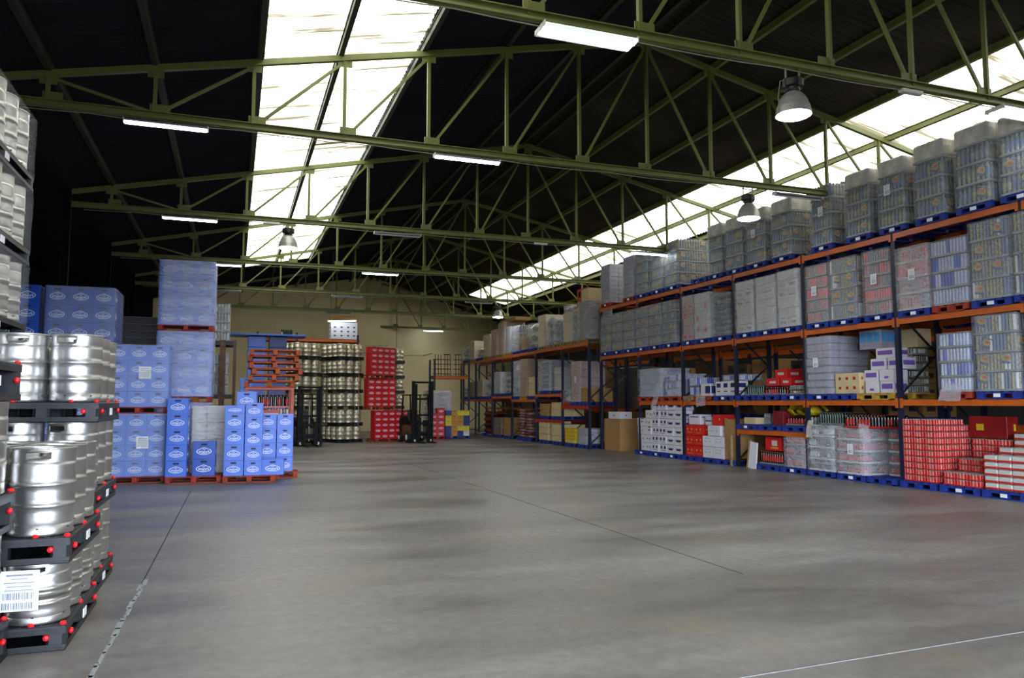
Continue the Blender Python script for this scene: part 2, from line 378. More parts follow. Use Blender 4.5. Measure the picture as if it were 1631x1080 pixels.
# ------------------------------------------------------------------ trusses
ZC = 6.62
def topz(x): return 9.5-.2133*abs(x-8.2)
TY = [8.75, 14.1, 21.2, 27.9, 34.4, 41.0, 48.8]
TN = ['nearest', 'second nearest', 'third nearest', 'fourth nearest', 'fifth nearest', 'sixth nearest', 'farthest']
def truss(i, y):
    t = thing('roof_truss', '%s green steel roof truss spanning the hall' % TN[i], 'truss', (0, y, ZC), group=None)
    x0 = -3.9 if i < 6 else 8.75; xe = 20.3
    if i == 5: x0 = -3.4
    b = MB(); z = 0
    b.box(((x0+xe)/2, 0, z+.045), (xe-x0, .15, .014), GREEN); b.box(((x0+xe)/2, 0, z-.02), (xe-x0, .035, .12), GREEN); b.box(((x0+xe)/2, -.02, z-.05), (xe-x0, .09, .035), GREEN)
    link('bottom_chord', b, t)
    def chord(xa, xb):
        b = MB(); b.beam((xa, 0, topz(xa)-ZC), (xb, 0, topz(xb)-ZC), .09, .11, GREEN); link('top_chord', b, t)
    if x0 < 8: chord(x0, 8.2)
    chord(max(8.2, x0), xe)
    xs = [.2+1.6*k for k in range(-2, 13)]
    for x in xs:
        if x < x0+.1: continue
        b = MB(); h = topz(x)-ZC
        if h < .3: continue
        wx = .055 if not i else .06
        b.box((x-.025, 0, h/2), (.012, wx+.02, h), GREEN); b.box((x, .02, h/2), (wx, .012, h), GREEN); b.box((x, -.02, h/2), (wx, .012, h), GREEN)
        link('post', b, t)
        b = MB(); b.box((x+(.07 if x < 8 else -.07), 0, .11), (.3, .02, .17), GREEN); link('gusset', b, t)
        b = MB(); b.box((x, 0, h-.09), (.26, .02, .16), GREEN); link('gusset', b, t)
    for x in xs:
        if x < x0+.1: continue
        if x <= 8.3 and x > -1.2: a, c = (x, topz(x)-ZC-.06), (x-1.6+.08, .06)
        elif x > 8.3: a, c = (x-1.6, topz(x-1.6)-ZC-.06), (x-.08, .06)
        else: a, c = (-3, topz(-3)-ZC-.05), (-1.5, .06)
        if x < -2 or min(a[0], c[0]) < x0: continue
        b = MB(); b.beam((a[0], .012, a[1]), (c[0], .012, c[1]), .045, .05, GREEN); link('diagonal', b, t)
        if x < -1: pass
    return t
for i, y in enumerate(TY): truss(i, y)
for i, y in enumerate(TY[:6]):
    b = MB(); x = -3.6 if i < 5 else -2.9; pts = []
    while x < 20: pts.append((x, 0, -.015-.03*abs(math.sin(x*1.3)))); x += .6
    b.path(pts, .009, CABLE, 5)
    thing('conduit', 'thin electric cable strung below the %s roof truss' % TN[i], 'cable', (0, y-.03, ZC-.09), me=b)
# steel columns
for side, x in (('left', -3.97), ('right', 20.35)):
    for i, y in enumerate(TY[:5]):
        cm = mat('column_shade_black', '10110f', .8, spec=.1); b = MB(); b.box((0, 0, 3.5), (.16, .02, 7), cm)  # near-black colour stands in for the shade that hides the columns
        for s in (-.08, .08): b.box((s, 0, 3.5), (.02, .14, 7), cm)
        thing('steel_column', 'shade-toned steel column under the %s end of the %s roof truss' % (side, TN[i]), 'column', (x, y, 0), me=b)

# ------------------------------------------------------------------ lamps
def tube_lamp(x, y, on, label, n=1, L=1.32, z=None, rz=0):
    t = thing('tube_lamp', label, 'lamp', (x, y-.04, (ZC-.14) if z is None else z), rz)
    wd = .09 if n == 1 else .2
    b = MB(); b.box((0, 0, 0), (L, wd*.6, .04), LAMPG); b.add([(-L/2, -wd, -.035), (L/2, -wd, -.035), (L/2, -wd*.3, .02), (-L/2, -wd*.3, .02), (-L/2, wd, -.035), (L/2, wd, -.035), (L/2, wd*.3, .02), (-L/2, wd*.3, .02)],
        [(0, 1, 2, 3), (4, 7, 6, 5)], LAMPG)
    hs = link('housing', b, t)
    for sx in (-1, 1): b = MB(); b.box((sx*L/2, 0, -.02), (.02, wd*1.7, .07), LAMPW, bev=.006); link('end_cap', b, hs)
    for k in range(n):
        yy = 0 if n == 1 else (-.08, .08)[k]
        b = MB(); b.tube((-L/2+.02, yy, -.055), (L/2-.02, yy, -.055), .022 if n == 1 else .026, TUBE if on else TUBEO, 10); link('tube', b, t)
    if on:
        pass
    return t
def hid(x, y, z, label):
    t = thing('bell_lamp', label, 'lamp', (x, y, z))
    b = MB(); b.lathe([(.07, .2), (.13, .16), (.19, .08), (.235, -.04), (.25, -.12), (.255, -.15), (.245, -.15), (.225, -.04), (.18, .07), (.1, .16)], ALU, 28, cap=False); link('reflector', b, t)
    b = MB(); b.lathe([(.243, -.15), (.22, -.165), (.12, -.178), (.0, -.18)], LENS, 28, cap=False); link('lens', b, t, label='glowing white glass lens')
    b = MB(); b.lathe([(.02, .2), (.09, .2), (.1, .22), (.1, .26), (.15, .27), (.15, .36), (.13, .38), (.02, .38)], BLK, 14)
    for a in (0, 1.57, 3.14, 4.71): b.box((.13*math.cos(a), .13*math.sin(a), .31), (.05, .05, .13), BLK2)
    link('ballast_housing', b, t)
    b = MB(); h = ZC-.07-z
    for s in (-.12, .12): b.beam((s, 0, .36), (s, 0, h), .02, .02, CABLE)
    link('bracket', b, t)
    pts = [(-.13, 0, .36), (-.22, 0, .33), (-.26, 0, .1), (-.255, 0, -.14)]; b = MB(); b.path(pts, .006, CABLE, 5); link('wire', b, t)
for ti, x, on, n, wh in [(0, 4.2, 1, 2, 'double'), (0, 12.15, 1, 2, 'right-hand'), (1, -1.2, 1, 1, 'left-hand'), (1, 4.17, 1, 1, 'middle'), (1, 12.1, 0, 1, 'right-hand'),
        (2, -1.17, 1, 1, 'left-hand'), (2, 4.24, 0, 1, 'middle'), (2, 12.3, 1, 1, 'right-hand'), (3, -.5, 1, 1, 'left-hand'), (3, 4.96, 1, 1, 'middle'),
        (4, -.45, 0, 1, 'left-hand'), (4, 4.65, 0, 1, 'middle'), (4, 10.8, 0, 1, 'right-hand'), (5, 5.1, 0, 1, 'middle'), (6, 12.2, 1, 1, 'lone')]:
    tube_lamp(x, TY[ti], on, '%s %s tube lamp hanging under the %s roof truss' % ('lit' if on else 'unlit', wh, TN[ti]), n)
hid(7.5, TY[0], 6.0, 'large silver bell lamp, lit, hanging from the nearest truss')
hid(10.75, TY[1], 5.98, 'silver bell lamp hanging in front of the top shelf bottle loads')
hid(1.28, TY[2], 6.02, 'silver bell lamp hanging against the left skylight')
hid(11.76, TY[4], 5.95, 'small far silver bell lamp above the boxes of the far racking')
for x, y, lb in [(9.72, TY[0], 'small white junction box under the nearest truss near the bell lamp'), (.84, TY[2], 'small white junction box under the third truss by the left skylight'), (8.6, TY[2], 'small white junction box under the third truss at mid hall')]:
    b = MB(); b.box((0, 0, 0), (.42, .1, .06), LAMPW, bev=.01); thing('junction_box', lb, 'box', (x, y-.03, ZC-.12), me=b)
tl = tube_lamp(4.78, 36.9, 1, 'tilted lit tube lamp in front of the high white box at back', 1, 1.4, 5.66, -.5)
for sx in (-.5, .5): b = MB(); b.tube((sx, 0, 0), (sx, 0, 3.36+.19*sx), .006, CABLE, 5); link('hanging_wire', b, tl)

# ------------------------------------------------------------------ pallets
def pal_mesh(w_, d_, m, key):
    def f():
        b = MB(); n = 5
        for k in range(n):
            b.box((0, -d_/2+.05+(d_-.1)*k/(n-1), .133), (w_, .1 if k != 2 else .12, .022), m)
        for sx in (-1, 0, 1):
            b.box((sx*(w_/2-.05), 0, .111), (.1, d_, .022), m)
            b.box((sx*(w_/2-.05), 0, .011), (.1, d_, .022), m)
            for sy in (-1, 0, 1): b.box((sx*(w_/2-.05), sy*(d_/2-.06), .061), (.1, .12, .078), m)
        for sy in (-1, 1): b.box((0, sy*(d_/2-.05), .011), (w_, .1, .022), m)
        return b.mesh('pallet')
    return cached(('pal', w_, d_, key), f)
TAGM = MB(); TAGM.box((0, 0, 0), (.006, .13, .065), PAPER); TAGM = TAGM.mesh('tag')
def pallet(loc, w_, d_, m, label, rot=0, tag=False, name='wooden_pallet', group=None):
    o = thing(name, label, 'pallet', loc, rot, pal_mesh(w_, d_, m, m.name), group)
    if tag: link('paper_tag', TAGM, o, (-w_/2-.003, 0, .07))
    return o

# ------------------------------------------------------------------ tiers for wrapped loads
def bottle(b, x, y, h, r, body, lab, cap, n=7, can=False):
    if can: b.lathe([(r*.8, 0), (r, .008), (r, h-.012), (r*.8, h)], body, n, (x, y, 0), [body, lab, cap, cap])
    else: b.lathe([(r*.85, 0), (r, .01), (r, h*.25), (r, h*.68), (r*.94, h*.82), (r*.62, h*.97), (r*.5, h)], body, n, (x, y, 0), [body, body, lab, body, body, cap, cap])
STY = {
 'mix': (PETG, [LABY, LABB, LABG, LABG, LABY, LABB, LABG], CAPS, False, .045),
 'gold': (PETS, [LABY, LABG, LABW, LABY, LABB], CAPS, True, .033),
 'blue': (PETB, [PETB, PETW, PETB, PETW, PETW], CAPS, True, .034),
 'pink': (CANR2, [LABP, CANR2, LABP, LABG, LABP], CAPS, True, .034),
 'cola': (COLA, [LABR, COLA, LABR], LABR, False, .042),
 'green': (GLG, [LABW, GLG, GLG], LABG, False, .038),
 'clear': (PETS, [LABW, LABG, PETS], CAPS, False, .042),
 'silver': (PETS, [LABG, LABW, LABG], CAPS, True, .034),
}
def bottle_tier(w_, d_, h, sty, seed=0, sheet=None):
    def f():
        R = random.Random(seed+11); body, labs, cap, can, r = STY[sty]; b = MB()
        nx, ny = int(w_/(2*r)), int(d_/(2*r)); px, py = w_/nx, d_/ny; hh = h-.012
        run = R.choice(labs); 
        for i in range(nx):
            for j in range(ny):
                if 0 < i < nx-1 and 0 < j < ny-1: continue
                if R.random() < .6: run = R.choice(labs)
                bottle(b, -w_/2+px*(i+.5), -d_/2+py*(j+.5), hh, r*.97, body, run, cap, 7, can)
        b.box((0, 0, hh*.45), (w_-4.4*r, d_-4.4*r, hh*.9), GREYD)
        b.box((0, 0, .02), (w_+.004, d_+.004, .04), sheet or GREYW)
        if sty in ('mix', 'gold'):    # printed film panels of the multipacks
            for face in (0, 1, 2, 3):
                L = d_ if face % 2 == 0 else w_; D = w_ if face % 2 == 0 else d_
                M = Matrix.Rotation(PI/2*face, 4, 'Z')
                for q in range(max(1, round(L/.4))):
                    if R.random() < .2: continue
                    y0 = -L/2+.4*(q+.5)+R.uniform(-.05, .05); zz = h*R.uniform(.5, .72)
                    if abs(y0) > L/2-.14: continue
                    T = M @ Matrix.Translation((-D/2-.003, y0, zz)) @ Matrix.Rotation(R.uniform(.1, .35), 4, 'X')
                    n = 12; c0 = [(0, .085*math.cos(2*PI*i/n), h*.2*math.sin(2*PI*i/n)) for i in range(n)]
                    b.add(c0, [tuple(range(n))[::-1]], LABY2, False, T)
                    b.box((-.002, -.01, h*.03), (.003, .07, h*.12), LABR, T); b.box((-.001, 0, -h*.22), (.003, .17, h*.1), LABB2, T)
                    b.box((0, .0, h*.24), (.003, .24, h*.06), LABG, T)
        return b.mesh('bottle_tier')
    return cached(('bt', round(w_, 3), round(d_, 3), round(h, 3), sty, seed, sheet and sheet.name), f)
def carton_tier(w_, d_, h, nx, ny, m, seed=0, mark=None, jit=.006, tape=None):
    def f():
        R = random.Random(seed+5); b = MB(); px, py = w_/nx, d_/ny
        for i in range(nx):
            for j in range(ny):
                x = -w_/2+px*(i+.5)+R.uniform(-jit, jit); y = -d_/2+py*(j+.5)+R.uniform(-jit, jit)
                b.box((x, y, h/2), (px-.008, py-.008, h-.006), m, bev=.006)
                if mark:
                    if i == 0:
                        b.box((x-px/2+.002, y, h*.5), (.006, py*.55, h*.3), mark); 
                    if j == 0: b.box((x, y-py/2+.002, h*.5), (px*.5, .006, h*.3), mark)
                if tape: b.box((x-px/2+.003, y, h*.86), (.004, py*.96, h*.12), tape); b.box((x, y-py/2+.003, h*.86), (px*.96, .004, h*.12), tape)
        return b.mesh('carton_tier')
    return cached(('ct', round(w_, 3), round(d_, 3), round(h, 3), nx, ny, m.name, seed, mark and mark.name, tape and tape.name), f)
def bag_tier(w_, d_, h, nx, ny, m, seed=0, sag=.02):
    def f():
        R = random.Random(seed+9); b = MB(); px, py = w_/nx, d_/ny
        for i in range(nx):
            for j in range(ny):
                cx, cy = -w_/2+px*(i+.5), -d_/2+py*(j+.5); n = 5; vs = []; ph = R.uniform(0, 6)
                for s in (0, 1):
                    for a in range(n+1):
                        for c in range(n+1):
                            u, v = a/n*2-1, c/n*2-1; e = (1-abs(u)**4)*(1-abs(v)**4)
                            edge = max(abs(u), abs(v)); zz = h*.5+(1 if s else -1)*(h*.5)*(e**.35)+R.uniform(-.006, .006)
                            vs.append((cx+u*px*.5*(1-.05*(1-e))+R.uniform(-.006, .006), cy+v*py*.5*(1-.05*(1-e)), max(0, zz)))
                fs = []; q = (n+1)**2
                for a in range(n):
                    for c in range(n):
                        k = a*(n+1)+c; fs.append((k, k+1, k+n+2, k+n+1)); fs.append((q+k, q+k+n+1, q+k+n+2, q+k+1))
                rim = [a for a in range(n+1)]+[k*(n+1)+n for k in range(1, n+1)]+[n*(n+1)+a for a in range(n-1, -1, -1)]+[k*(n+1) for k in range(n-1, 0, -1)]
                for k in range(len(rim)): a1, a2 = rim[k], rim[(k+1) % len(rim)]; fs.append((a1, q+a1, q+a2, a2))
                b.add(vs, fs, m, True)
        return b.mesh('bag_tier')
    return cached(('bag', round(w_, 3), round(d_, 3), round(h, 3), nx, ny, m.name, seed), f)
def film_mesh(w_, d_, h, heavy=False, seed=0, lump=.012):
    def f():
        R = random.Random(seed+3); b = MB(); nz = max(4, int(h/.12)); nu = max(3, int(w_/.13)); nd = max(3, int(d_/.13))
        ring = [(-w_/2+w_*i/nu, -d_/2) for i in range(nu)]+[(w_/2, -d_/2+d_*i/nd) for i in range(nd)]+[(w_/2-w_*i/nu, d_/2) for i in range(nu)]+[(-w_/2, d_/2-d_*i/nd) for i in range(nd)]
        n = len(ring); vs = []
        for k in range(nz+1):
            for (x, y) in ring:
                s = 1+R.uniform(0, lump)/max(w_, .3); vs.append((x*s*1.008, y*s*1.008, h*k/nz))
        fs = [(k*n+i, k*n+(i+1) % n, (k+1)*n+(i+1) % n, (k+1)*n+i) for k in range(nz) for i in range(n)]
        b.add(vs, fs, FILMH if heavy else FILM, True); b.add(vs[-n:], [tuple(range(n))], FILMH if heavy else FILM)
        return b.mesh('wrap_film')
    return cached(('film', round(w_, 3), round(d_, 3), round(h, 3), heavy, seed), f)
def thin_film(w_, d_, h, seed):
    me = film_mesh(w_, d_, h, False, seed).copy(); me.materials.clear(); me.materials.append(FILML); return me
def label_sheet():
    b = MB(); b.box((0, 0, 0), (.004, .16, .22), PAPER)
    for k in range(4): b.box((-.003, 0, .08-k*.025), (.002, .12-.02*(k % 2), .007), INK)
    R = random.Random(4); y = -.06
    while y < .06: b.box((-.003, y, -.05), (.002, .004, .07), INK); y += R.choice([.008, .011, .015])
    return b.mesh('paper_label')
LSHEET = label_sheet()
def load(loc, w_, d_, h, kind, label, cat='drinks load', rot=0, sheet=False, tiers=None, film=1, seed=0, name='wrapped_load', lean=0, top=None):
    """loc: centre of the base; w_ along x, d_ along y. kind: (type, args)"""
    t = thing(name, label, cat, loc, rot)
    ty = kind[0]; n = tiers or max(1, round(h/.36)); th = h/n; pn = {'b': 'bottle_tier', 'c': 'carton_tier', 'g': 'bag_tier'}[ty]
    R = random.Random(seed+int(h*100))
    for k in range(n):
        if ty == 'b':
            sh = kind[2] if len(kind) > 2 else None
            me = bottle_tier(w_-.02, d_-.02, th-.004, kind[1], (k+seed) % 3, sh)
        elif ty == 'c': me = carton_tier(w_-.02, d_-.02, th-.003, kind[2], kind[3], kind[1], (k+seed) % 3, kind[4] if len(kind) > 4 else None, tape=kind[5] if len(kind) > 5 else None)
        else: me = bag_tier(w_, d_, th, kind[2], kind[3], kind[1], (k+seed) % 3)
        link(pn, me, t, (R.uniform(-.008, .008)+lean*k, R.uniform(-.008, .008), th*k), R.choice((0, PI)))
    if top:
        b = MB(); b.box((0, 0, th*.48), (w_+.012, d_+.012, th*.98), top, bev=.04); link('top_hood', b, t, (0, 0, h-th+.012), label='film hood over the top tier, toned as lit')
    if film: link('wrap_film', film_mesh(w_+.015, d_+.015, h+.008, film > 1, seed % 3), t)
    if sheet: link('paper_label', LSHEET, t, (-w_/2-.026, R.uniform(-.05, .1), h*.55))
    return t

# ------------------------------------------------------------------ racking
XF = 13.0; XR = 14.1
def upright(t, x, y, h, depth=1.1, m=RBLUE, brace=True):
    for dx in (0, depth):
        b = MB(); b.box((x+dx, y, h/2), (.08, .1, h), m)
        z = .2
        while z < h and dx == 0: b.box((x-.042, y, z), (.006, .03, .025), RDARK); z += .15
        po = link('post', b, t); b = MB(); b.box((x+dx, y, .008), (.15, .16, .014), RDARK); link('foot_plate', b, po)
    if brace:
        z = .2; k = 0
        while z < h-.9:
            a, c = (x+.04, x+depth-.04) if k % 2 == 0 else (x+depth-.04, x+.04)
            b = MB(); b.beam((a, y, z), (c, y, z+.85), .03, .04, RDARK); z += .85; k += 1; link('frame_brace', b, t)
        b = MB(); b.beam((x, y, .18), (x+depth, y, .18), .03, .04, RDARK); link('frame_brace', b, t)
def beams(t, x, y0, y1, z, m=ORANGE, depth=1.1, hb=.12):
    for dx in (0, depth):
        b = MB(); b.box((x+dx+(-.03 if dx == 0 else .03), (y0+y1)/2, z-hb/2), (.05, y1-y0-.09, hb), m)
        b.box((x+dx+(-.05 if dx == 0 else .05), (y0+y1)/2, z-hb*.28), (.012, y1-y0-.09, hb*.3), m)
        for ye in (y0+.06, y1-.06): b.box((x+dx+(-.045 if dx == 0 else .045), ye, z-.07), (.025, .06, .2), m)
        link('beam', b, t)
NB = [9.45-2.8, 9.45, 12.25, 15.0, 17.75, 20.4, 23.1]   # near section posts
Z2, Z3, Z4 = 1.78, 3.46, 5.27
t = thing('pallet_rack', 'tall orange and blue pallet racking nearest on the right side', 'racking')
for y in NB: upright(t, XF, y, 5.35 if y < 20 else 5.3)
for i in range(len(NB)-1):
    for z in (Z2, Z3, Z4): beams(t, XF, NB[i], NB[i+1], z)
beams(t, XF, 15.0, 17.75, 1.01)
for z in (Z3, Z4): beams(t, XF, 23.1, 26.0, z)
upright(t, XF, 26.0, 5.3)
pass
# second, back to back rack seen through the first
t = thing('pallet_rack', 'orange pallet racking standing back to back behind the nearest run', 'racking')
for y in NB[1:]: upright(t, 14.5, y+.2, 5.2)
for i in range(1, len(NB)-1):
    for z in (1.25, 3.3, 5.05): beams(t, 14.5, NB[i]+.2, NB[i+1]+.2, z)
# far run
XG = 12.6; GB = [26.2, 28.7, 31.6, 34.7, 37.7, 40.6, 43.5]
t = thing('pallet_rack', 'lower orange pallet racking at the far right end', 'racking')
for y in GB: upright(t, XG, y, 4.0)
for i in range(6): beams(t, XG, GB[i], GB[i+1], 4.03)
beams(t, XG, GB[5], GB[6], 1.93)
beams(t, XG, GB[0], GB[1], 1.62, REDB); beams(t, XG, GB[1], GB[2], 2.1); beams(t, XG, GB[1], GB[2], 1.03, REDB)
beams(t, XG, GB[2], GB[3], 1.89); beams(t, XG, GB[3], GB[4], 2.06); beams(t, XG, GB[4], GB[5], 1.93, REDB)
t = thing('pallet_rack', 'racking behind the far run, mostly hidden by brown boxes', 'racking')
for y in GB: upright(t, 14.2, y+.1, 4.0)
for i in range(6):
    for z in (1.5, 3.4): beams(t, 14.2, GB[i]+.1, GB[i+1]+.1, z)

def rackload(y0, y1, z, ztop, kind, label, pm=WOODB, plabel=None, tag=True, xf=XF, d=1.15, **k):
    yc = (y0+y1)/2; w_ = d; dy = y1-y0
    pallet((xf+w_/2-.06, yc, z), 1.2, max(.6, min(.82, dy)), pm, plabel, tag=tag)
    return load((xf+w_/2-.08, yc, z+.145), w_, dy-.01, ztop-z-.145, kind, label, **k)
# --- top shelf, level 4
Y4 = [(9.02, 9.78), (9.96, 10.68), (10.93, 11.62), (11.87, 12.55), (12.79, 13.5), (13.93, 14.62), (15.3, 16.05), (16.3, 17.08), (17.25, 17.99), (18.2, 18.88), (20.45, 21.26), (21.4, 22.12), (22.4, 23.18), (23.31, 24.08), (25.1, 25.83)]
for i, (a, b_) in enumerate(Y4):
    z = Z4; o = ORD[i+1]; pm = WOODR if i >= 13 else WOODB
    kd = ('b', 'mix') if i < 13 else ('c', LILW, 3, 2)
    n = 4 if i < 13 else 9
    rackload(a, b_, z, 6.86+(.06 if i in (1, 2) else 0), kd, ('wrapped stack of grey bottle packs on the top shelf, %s from the right' if i < 13 else 'pale layered tray stack on the top shelf, %s from the right') % o,
        pm, '%s pallet under the %s top shelf stack from the right' % ('blue' if pm is WOODB else 'red', o), tiers=n, seed=i, sheet=i in (3, 5, 7), top=HOOD if i < 10 and i != 5 else None)
pallet((XF+.5, 19.35, Z4), 1.2, .8, WOODB, 'empty blue pallet in the gap on the top shelf')
b = MB(); b.box((0, 0, .55), (1.0, .05, 1.1), WHITEC, bev=.01)
thing('white_board', 'white board standing upright beside the top shelf gap', 'board', (XF+.55, 19.0, Z4+.145), me=b)
# --- level 3
L3 = [(9.0, 9.62, 5.06, ('b', 'gold'), 'silver and gold cans at the right edge', 'cans', WOODB, 1, 4), (9.68, 10.46, 5.06, ('b', 'gold'), 'silver and yellow can packs, tallest', '', WOODB, 1, 4), (10.52, 11.32, 4.88, ('b', 'blue'), 'blue and silver can packs', '', WOODR, 1, 4), (11.38, 12.15, 4.9, ('b', 'pink', WHTW), 'pale pink bottle packs', '', WOODB, 2, 4),
      (12.33, 13.05, 5.0, ('b', 'pink'), 'pink and red packs, right one of pair', '', WOODB, 1, 5), (13.25, 14.08, 5.0, ('b', 'gold'), 'silver and yellow packs between pink stacks', '', WOODB, 1, 4), (14.14, 14.86, 4.98, ('b', 'pink'), 'pink and red packs, left one of pair', '', WOODB, 1, 5),
      (15.12, 15.9, 5.02, ('c', WHTW, 3, 2, LABG), 'crumpled white packs, right one of three', '', WOODB, 2, 6), (15.98, 16.78, 5.0, ('c', WHTW, 3, 2), 'crumpled white packs, middle one of three', '', WOODB, 2, 7), (16.85, 17.62, 5.0, ('c', WHTW, 3, 2, LABG), 'crumpled white packs, left one of three', '', WOODB, 2, 6),
      (17.95, 18.75, 4.82, ('g', GREYW, 2, 2), 'crumpled grey film packs', '', WOODB, 1, 8), (18.82, 19.66, 4.95, ('c', WHTW, 3, 2), 'white block with red letters', '', WOODB, 2, 5), (19.7, 20.3, 4.97, ('c', PNKW, 3, 2, LABR), 'pink and red cartons', '', WOODB, 1, 6)]
for i, (a, b_, tp, kd, ds, _, pm, fl, n) in enumerate(L3):
    o = rackload(a, b_, Z3, tp, kd, 'wrapped load of %s, second shelf from top' % ds, pm, '%s pallet on the second shelf from top, %s from the right' % ('red' if pm is WOODR else 'blue', ORD[i+1]), film=fl, tiers=n, seed=i, sheet=i in (4, 3, 6), tag=pm is WOODB)
    if 'letters' in ds:
        q = 0
        for (y, z) in [(-.2, .25), (.18, .28), (-.18, .95), (.2, .62)]:
            b = MB()
            b.box((0, 0, 0), (.006, .022, .13), LABR)
            for zz in (-.055, 0, .055): b.box((0, -.035, zz), (.006, .07, .02), LABR)
            link('letter_print', b, o, (-.592, y, z))
for i in range(6):
    a = 20.68+i*.885; o = ORD[i+1]
    rackload(a, a+.8, Z3, 4.95, ('b', 'mix', GREYW), 'grey wrapped drinks pack stack, second shelf, %s of six left of the pink cartons' % o, WOODB, 'blue pallet under the %s of six grey stacks left of pink cartons' % o, film=1, tiers=4, seed=i)
# --- level 2
rackload(9.62, 10.46, Z2, 3.31, ('b', 'gold'), 'wrapped silver and yellow can packs on the lowest shelf, at right edge', WOODB, 'blue pallet under silver can packs on the lowest shelf at right edge', tiers=4, seed=1)
rackload(10.56, 11.24, Z2, 3.05, ('b', 'blue'), 'wrapped blue and silver can packs on the lowest shelf', WOODR, 'red film-draped pallet under the blue can packs on the lowest shelf', tiers=4, seed=2, tag=False)
rackload(14.12, 14.92, Z2, 3.27, ('c', LILW, 4, 3, None, CHAR), 'tall block of layered lilac and grey trays on the lowest shelf', WOODB, 'blue pallet under the layered lilac trays', tiers=8, film=1, sheet=True)
pallet((XF+.52, 13.75, Z2), 1.2, .7, WOODB, 'blue pallet under the spotted brown carton on the lowest shelf')
pallet((XF+.52, 12.87, Z2), 1.2, .98, WOODY, 'yellow pallet carrying purple and white cartons')
def carton(name, loc, dims, m, label, mark=None, mpos=None, rot=0, cat='carton', tape=None, group=None):
    b = MB(); x, y, z = dims; b.box((0, 0, z/2), (x, y, z), m, bev=.006)
    if tape: b.box((0, 0, z+.001), (x*.98, .05, .003), tape)
    for q in (mpos or []):
        fy, fz, sy, sz, mm = q[:5]
        b.box((-x/2-.001, fy*y, fz*z), (.004, sy*y, sz*z), mm)
        b.box((fy*x, -y/2-.001, fz*z), (sy*x, .004, sz*z), mm)
    return thing(name, label, cat, loc, rot, b, group)
z = Z2+.145
dots = [(a, c, .1, .14, LABR) for a in (-.3, 0, .3) for c in (.28, .74)]
carton('brown_carton', (XF+.22, 13.72, z), (.42, .72, .46), CARDL, 'brown carton with red spots in front of the lilac trays', mpos=dots)
pm_ = [(0, .55, .8, .42, PURP)]
for i, (x, y, zz, dm) in enumerate([(13.25, 13.1, 0, (.4, .36, .26)), (13.25, 12.68, 0, (.4, .36, .26)), (13.3, 13.16, .265, (.4, .38, .24)), (13.3, 12.74, .265, (.4, .38, .24)), (13.35, 13.0, .51, (.4, .42, .24)), (13.35, 12.55, .51, (.4, .36, .24)), (13.4, 12.85, .755, (.4, .5, .22))]):
    carton('purple_carton', (x+.05, y, z+zz), dm, WHITEC, 'white and purple carton on the yellow pallet, %s' % ['bottom left', 'bottom right', 'second tier left', 'second tier right', 'third tier left', 'third tier right', 'top tier'][i], mpos=pm_ if i not in (0, 3) else [(0, .3, .3, .2, PURP)])
carton('blue_print_carton', (13.5, 13.3, z+.98), (.4, .62, .42), LILW, 'pale carton with blue circles above the purple cartons', mpos=[(-.3, .62, .26, .5, LBLUE), (.02, .62, .26, .5, LBLUE), (.33, .62, .26, .5, LBLUE)])
# support column of cartons behind
load((13.85, 12.95, z), .5, .95, .975, ('b', 'silver'), 'stack of silver can packs behind the purple cartons', tiers=6, film=0)
carton('cream_carton', (13.95, 12.7, z+.985), (.4, .5, .4), CARDL, 'cream carton on the silver cans behind the purple cartons')
# B2 level 2
for k, y in enumerate((15.45, 16.4, 17.3)):
    pallet((XF+.52, y, Z2), 1.2, .8, WOODB, 'blue pallet on the shelf with red can packs, %s from the right' % ORD[k+1], tag=k == 0)
z = Z2+.145
load((13.5, 15.4, z), .8, .75, .24, ('b', 'silver'), 'lower tray of pale green cans beside the red packs', tiers=2, film=0)
load((13.7, 15.35, z+.245), .5, .5, .3, ('b', 'silver'), 'upper tray of pale cans beside the red packs', tiers=2, film=0, seed=2)
load((13.5, 16.35, z), .8, .8, .22, ('b', 'cola'), 'tray of dark bottles under the red packs', tiers=1, film=0)
def redpack(loc, dims, label): return carton('red_pack', loc, dims, REDC, label, mpos=[(0, .5, .5, .3, LABW)], cat='pack')
redpack((13.45, 16.5, z+.23), (.5, .5, .2), 'lower left red pack lying on the dark bottles'); redpack((13.45, 16.0, z+.23), (.5, .4, .2), 'lower right red pack lying on the dark bottles'); redpack((13.55, 16.3, z+.435), (.5, .45, .22), 'topmost red pack above the dark bottles')
load((13.5, 17.2, z), .7, .75, .3, ('b', 'green'), 'low tray of dark green bottles at shelf end', tiers=1, film=0)
# B3 level 2
pallet((XF+.52, 18.3, Z2), 1.2, .9, WOODB, 'blue pallet under white cartons with blue print', tag=True)
pallet((XF+.52, 19.35, Z2), 1.2, .8, WOODR, 'red pallet wrapped in loose film on the lowest shelf')
pallet((XF+.52, 20.05, Z2), 1.2, .55, WOODN, 'raw wood pallet under blue bottles')
for i in range(3):
    carton('white_carton', (XF+.25, 18.0+i*.33, z), (.4, .31, .4), WHITEC, 'white carton with navy square on the shelf, %s of three' % ['right', 'middle', 'left'][i], mpos=[(0, .72, .6, .3, NAVY), (0, .3, .5, .06, NAVY)])
load((13.6, 18.3, z+.41), .7, .9, .18, ('b', 'blue'), 'flat tray of blue cans on the white cartons', tiers=1, film=1)
carton('white_carton', (XF+.3, 19.3, z), (.5, .5, .36), WHITEC, 'white carton with blue patch under loose film', mpos=[(-.2, .5, .5, .6, NAVY)])
load((13.5, 20.02, z), .8, .5, .58, ('b', 'blue'), 'tall blue bottles on the raw wood pallet', tiers=2, film=0, seed=1)
